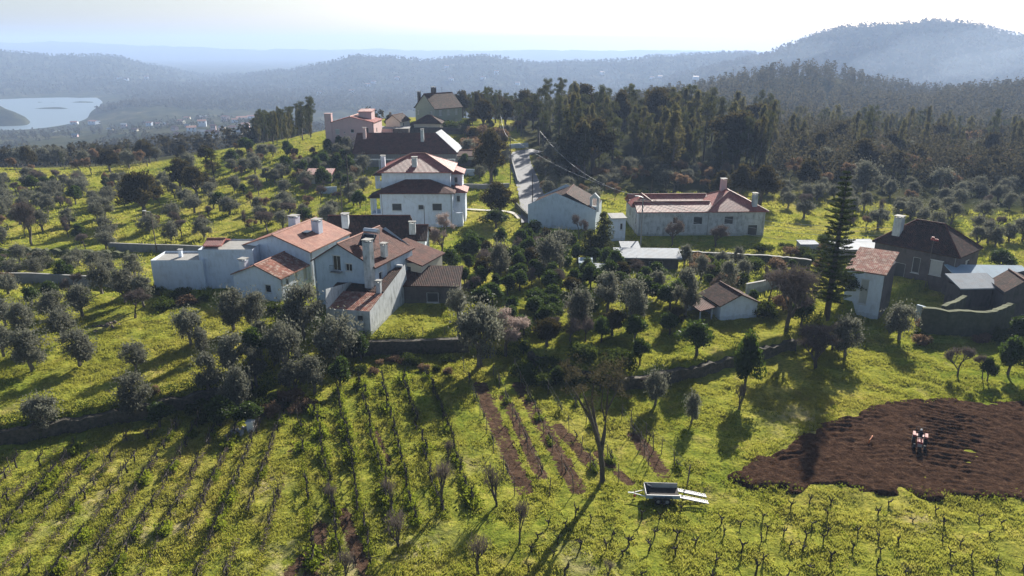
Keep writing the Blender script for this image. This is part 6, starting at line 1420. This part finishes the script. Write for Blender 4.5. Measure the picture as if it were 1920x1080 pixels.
# middle block: leafy rows fanning up to the stone wall
mid = [((592, 774), (622, 925), (640, 1075)), ((633, 734), (665, 900), (700, 1085)), ((676, 722), (712, 880), (742, 1010)), ((715, 717), (757, 885), (785, 1000)), ((757, 712), (800, 860), (835, 980)), ((800, 706), (840, 800), (880, 960)), ((560, 800), (575, 930), (590, 1075))]
for k_, ln_ in enumerate(mid):
    P = [at(*q_) for q_ in ln_]
    for a, b in zip(P[:-1], P[1:]):
        L_ = (b - a).length; m_ = int(L_ / 1.9)
        for i in range(m_):
            q_ = a.lerp(b, (i + .3) / m_)
            if k_ == 6 and random.random() < .35: continue
            vine('cord', q_.x + random.gauss(0, .12), q_.y, math.atan2(-(b - a).x, (b - a).y) + random.gauss(0, .1), "leafy footed vine in the %s middle row below the stone wall" % (ord_[k_ + 1] if k_ < 6 else ord_[0]), "middle vineyard, row %d" % (k_ + 1), 1.15, .65)
        ROWS.append((a, b))
tre = [((870, 700), (925, 850), (965, 930)), ((925, 705), (990, 850), (1030, 930)), ((965, 700), (1035, 850), (1075, 925)), ((1010, 712), (1090, 850), (1125, 915)), ((1060, 740), (1120, 830), (1160, 905)), ((1165, 790), (1200, 840), (1215, 880)), ((1185, 800), (1240, 850), (1290, 905))]
for k_, ln_ in enumerate(tre):
    P = [at(*q_) for q_ in ln_]; tops = []
    for a, b in zip(P[:-1], P[1:]):
        m_ = max(2, int((b - a).length / 3.2))
        for i in range(m_ + (b == P[-1])):
            q_ = a.lerp(b, i / m_); stake(q_.x, q_.y, 1.75, "tall thin trellis post beside the brown tilled strips", "trellis posts by the tilled strips", .04); tops.append(Vector((q_.x, q_.y, g1(q_.x, q_.y) + 1.6)))
        for i in range(int((b - a).length / 4)):
            q_ = a.lerp(b, (i + .5) / max(1, int((b - a).length / 4))); vine('cord', q_.x + .3, q_.y, math.atan2(-(b - a).x, (b - a).y), "young thin vine on the wired rows beside the brown tilled strips", "vines of the wired rows", .8, .5)
    o = MB().tube([t_ - tops[0] for t_ in tops], .006, 3).tube([t_ - tops[0] - Vector((0, 0, .6)) for t_ in tops], .006, 3).build("trellis_wire", M['concrete']); o.location = tops[0]
    tag(o, "pair of thin wires strung along the %s trellis row right of the leafy vine rows" % ord_[k_], "wire")
# fence on the stone wall and along the trailer side
for x_ in np.arange(-18.5, -5, 2.6): stake(x_, float(np.interp(x_, TX, TY)) + .9, 1.1, "short fence post on top of the straight stone wall", "fence posts on the stone wall", .04)
for px_, py_ in ((1288, 912), (1225, 845), (405, 780), (545, 745), (560, 800)): p_ = at(px_, py_); stake(p_.x, p_.y, 1.9, "single tall post at the edge of the tilled rows or terrace", "single tall posts", .05, )
# right block: goblet vines
POLY_R = [(985, 990), (1120, 958), (1300, 950), (1500, 936), (1920, 950), (2010, 960), (2010, 1130), (940, 1130)]
cnt = 0; di = Vector((.93, -.36, 0)); dj = Vector((.36, .93, 0))
for i in range(-40, 60):
    for j_ in range(-30, 40):
        q_ = Vector((22, 47, 0)) + di * (1.55 * i) + dj * (1.75 * j_) + Vector((random.gauss(0, .17), random.gauss(0, .17), 0)); px_, py_ = proj(q_.x, q_.y, 0)
        if not (900 < px_ < 1960 and 930 < py_ < 1125): continue
        if inpoly(np.array([px_]), np.array([py_]), POLY_R)[0] and random.random() < .62:
            vine('bush', q_.x, q_.y, random.random() * 6.28, "gnarled black goblet vine pruned short in the bottom right vineyard", "goblet vines of the bottom right vineyard", random.uniform(.6, .95)); cnt += 1
print("VINES", len(VINES), "goblets", cnt)
# ------------------------------------------------------------------ grass: clumps and tufts over the near slopes
def tufts(name, label, n, Y0, Y1, h, wsp, blades, seed, um=.82, near_rows=0):
    g = np.random.default_rng(seed); Y = np.sqrt(g.uniform(Y0 * Y0, Y1 * Y1, n)); X = g.uniform(-um, um, n) * Y
    if near_rows:
        k_ = g.integers(0, len(ROWS), near_rows); t_ = g.random(near_rows); A = np.array([tuple(r[0]) for r in ROWS])[k_]; B = np.array([tuple(r[1]) for r in ROWS])[k_]
        q_ = A + (B - A) * t_[:, None]; X = np.append(X, q_[:, 0] + g.normal(0, .32, near_rows)); Y = np.append(Y, q_[:, 1] + g.normal(0, .2, near_rows))
    n_all = len(X); den = fbm(X, Y, 2.4, 3) + .5 * fbm(X, Y, .7, 2)
    ok = (den + g.normal(0, .22, n_all)) > -.02
    if near_rows: ok[n:] = True
    ok &= soilmask(X, Y) < g.random(n_all) * .4 + .1
    e_ = np.full(n_all, 9.0)
    for i in range(len(wp)): e_ = np.minimum(e_, seg_d(X, Y, wp[i], wp[(i + 1) % len(wp)]))
    ok &= ~inpoly(X, Y, wp) | (e_ < .25)
    for a, b, c_ in BLD: ok &= (X - a) ** 2 + (Y - b) ** 2 > (c_ * 1.1) ** 2
    for (a, b), (c_, d_) in zip(ROAD[:-1:3], ROAD[3::3]): ok &= seg_d(X, Y, (a, b), (c_, d_)) > 2.6
    ok &= woodthr(X / Y) > Y - 5
    X, Y, den = X[ok], Y[ok], den[ok]; n_ = len(X); Z = G(X, Y) + 0.30 * fbm(X, Y, 1.6, 3) * (1 - sstep(90, 240, Y)) + .2 * fbm(X, Y, 6, 2) * (1 - sstep(90, 240, Y)) - .03
    hh = h * (.45 + .9 * g.random(n_)) * (1 + 1.3 * np.clip(den, -.3, .8)); V = []
    for b_ in range(blades):
        a = g.random(n_) * 6.28; r = wsp * np.sqrt(g.random(n_)); cx, cy_ = X + r * np.cos(a), Y + r * np.sin(a); a2 = g.random(n_) * 6.28; w2 = wsp * (.16 + .2 * g.random(n_)); ln = hh * (.2 + .9 * g.random(n_)); a3 = g.random(n_) * 6.28
        V.append(np.stack([np.stack([cx - w2 * np.cos(a2), cy_ - w2 * np.sin(a2), Z], 1), np.stack([cx + w2 * np.cos(a2), cy_ + w2 * np.sin(a2), Z], 1), np.stack([cx + ln * np.cos(a3) * .6, cy_ + ln * np.sin(a3) * .6, Z + hh], 1)], 1))
    V = np.stack(V, 1).reshape(-1, 3); F = np.arange(len(V)).reshape(-1, 3); tag(link(name, npmesh(name, V, F, M['tuft'])), label, "grass", kind='stuff'); print(name, n_, len(F))
tufts("grass", "short lush clumpy grass over the vineyard and near meadow", 230000, 40, 96, .15, .22, 7, 71, near_rows=12000)
tufts("grass", "rough grass over the middle slopes between the houses", 60000, 96, 240, .36, .5, 5, 72)
g = np.random.default_rng(81); n_ = 16000; Y = np.sqrt(g.uniform(40 ** 2, 130 ** 2, n_)); X = g.uniform(-.8, .8, n_) * Y
cl = fbm(X, Y, 1.3, 2) + .6 * fbm(X, Y, 9, 2); ok = (cl > .22) & (soilmask(X, Y) < .4) & ~inpoly(X, Y, wp)
for a, b, c_ in BLD: ok &= (X - a) ** 2 + (Y - b) ** 2 > (c_ * 1.2) ** 2
X, Y = X[ok], Y[ok]; k_ = 14; r_x = g.normal(0, .2, (len(X), k_)); r_y = g.normal(0, .2, (len(X), k_)); zz = g.random((len(X), k_)) ** 1.3 * .42
P = np.stack([X[:, None] + r_x, Y[:, None] + r_y, G(X, Y)[:, None] + .3 * fbm(X, Y, 1.6, 3)[:, None] + zz], -1).reshape(-1, 3); V, F = cards(P, .2, .45, .7, g)
tag(link("weeds", npmesh("weeds", V, F, M['vineweed'])), "clumps of taller dark green weeds dotted through the meadow grass", "weeds", kind='stuff')
for k0, k1, dens, sd_, hz_, mat_, lb in ((0, 16, 42, .13, .42, 'twig', "dry stalks and pruned canes matted along the left vine rows"), (16, len(ROWS), 85, .2, .38, 'vineweed', "dark green weeds growing thick under the middle vine rows")):
    g = np.random.default_rng(k1); Q = []
    for a, b in ROWS[k0:k1]:
        n_k = int((b - a).length * dens); t_ = g.random(n_k); q_ = np.array([a.x, a.y]) + np.outer(t_, [b.x - a.x, b.y - a.y]) + g.normal(0, sd_, (n_k, 2))
        Q.append(q_[fbm(q_[:, 0], q_[:, 1], 1.6, 3) > -.16 + .1 * g.random(n_k)])
    Q = np.concatenate(Q); V, F = cards(np.stack([Q[:, 0], Q[:, 1], G(Q[:, 0], Q[:, 1]) + .3 * fbm(Q[:, 0], Q[:, 1], 1.6, 3) + g.random(len(Q)) ** 1.4 * hz_], 1), .2, .3 if mat_ == 'twig' else .45, .8, g)
    tag(link("weeds", npmesh("weeds", V, F, M[mat_])), lb, "weeds", kind='stuff')
# weeds along the edge of the ploughed field
pts = []; g = np.random.default_rng(5)
for i in range(len(wp)):
    a, b = np.array(wp[i]), np.array(wp[(i + 1) % len(wp)]); m_ = int(np.hypot(*(b - a)) * 26); t_ = g.random(m_); q_ = a + (b - a) * t_[:, None] + g.normal(0, .35, (m_, 2)); pts.append(q_[fbm(q_[:, 0], q_[:, 1], 2.5, 2) > -.15])
q_ = np.concatenate(pts); P = np.stack([q_[:, 0], q_[:, 1], G(q_[:, 0], q_[:, 1]) + .05 + g.random(len(q_)) ** 1.5 * .55], 1); V, F = cards(P, .2, .4, .8, g)
tag(link("weeds", npmesh("weeds", V, F, M['vineweed'])), "ragged weeds bordering the ploughed brown field", "weeds", kind='stuff')
g = np.random.default_rng(6); x_ = g.uniform(-56, 40, 26000); sel = np.interp(x_, TX, TY); q_ = np.stack([x_, sel + g.normal(.1, .55, len(x_))], 1); q_ = q_[fbm(q_[:, 0], q_[:, 1], 3, 2) > -.1]
P = np.stack([q_[:, 0], q_[:, 1], G(q_[:, 0], q_[:, 1]) + .1 + g.random(len(q_)) ** 1.5 * .7], 1); V, F = cards(P, .24, .4, .6, g)
tag(link("weeds", npmesh("weeds", V, F, M['ivy'])), "ivy and weeds hanging over the terrace banks", "weeds", kind='stuff')
# ------------------------------------------------------------------ smoke drifting over the far mountain
m, N, L, out = newmat("smoke_volume")
pv = nod(N, L, "VolumePrincipled", {"Color": (0.74, 0.86, 1.0, 1), "Density": 5e-4, "Anisotropy": 0.3}); L.new(pv.outputs[0], out.inputs["Volume"])
def puff(name, label, px, py, Y, rx, ry, rz, seed):
    a, dy, dz = ray(px, py); c = Vector((Y * a / dy, Y, CAMZ + Y * dz / dy)); g = random.Random(seed)
    V, F = [], []; n, k = 40, 24
    for i in range(n + 1):
        for j_ in range(k):
            th = math.pi * i / n; ph = 2 * math.pi * j_ / k; x_, y_, z_ = math.cos(th), math.sin(th) * math.cos(ph), math.sin(th) * math.sin(ph)
            q_ = 1 + .5 * float(vnoise(np.array([x_ * 2.2 + seed]), np.array([z_ * 2.2 + y_ * 1.3]))[0]) + .25 * float(vnoise(np.array([x_ * 6 + seed]), np.array([z_ * 5 + y_ * 3]))[0])
            V.append((x_ * rx * q_, y_ * ry * q_, z_ * rz * q_ + .18 * x_ * rx))
    for i in range(n):
        for j_ in range(k): F.append((i * k + j_, (i + 1) * k + j_, (i + 1) * k + (j_ + 1) % k, i * k + (j_ + 1) % k))
    o = link(name, npmesh(name, np.array(V), np.array(F), m)); o.location = c; tag(o, label, "smoke", kind='stuff')
puff("smoke", "bluish smoke drifting across the flank of the far mountain", 1790, 100, 1500, 170, 90, 48, 1)
puff("smoke", "thin smoke plume rising behind the rounded wooded hill", 1480, 100, 1400, 95, 40, 15, 2)
puff("smoke", "faint smoke in the valley left of the rounded wooded hill", 1140, 150, 1400, 26, 22, 20, 3)
puff("smoke", "faint broad smoke veil over the mountain's right side", 1860, 130, 1400, 120, 70, 34, 4)
# repeats few enough to count are told apart by their place in the group
bygrp = {}
for o in bpy.data.objects:
    if o.parent is None and o.get("group"): bygrp.setdefault((o["group"], o["label"]), []).append(o)
for (gr_, lb), L_ in bygrp.items():
    if not 2 <= len(L_) <= 16 or len(lb.split()) > 13: continue
    rowv = "vineyard, row" in gr_
    L_.sort(key=lambda o: -proj(o.location.x, o.location.y, o.location.z)[1] if rowv else proj(o.location.x, o.location.y, o.location.z)[0])
    for i, o in enumerate(L_): o["label"] = lb + ", " + ord_[i] + (" from bottom" if rowv else " from left")
cnts = {}
for o in bpy.data.objects:
    if o.parent is None: k_ = o.name.split('.')[0]; cnts[k_] = cnts.get(k_, 0) + 1
print({k_: v_ for k_, v_ in cnts.items() if v_ > 20})
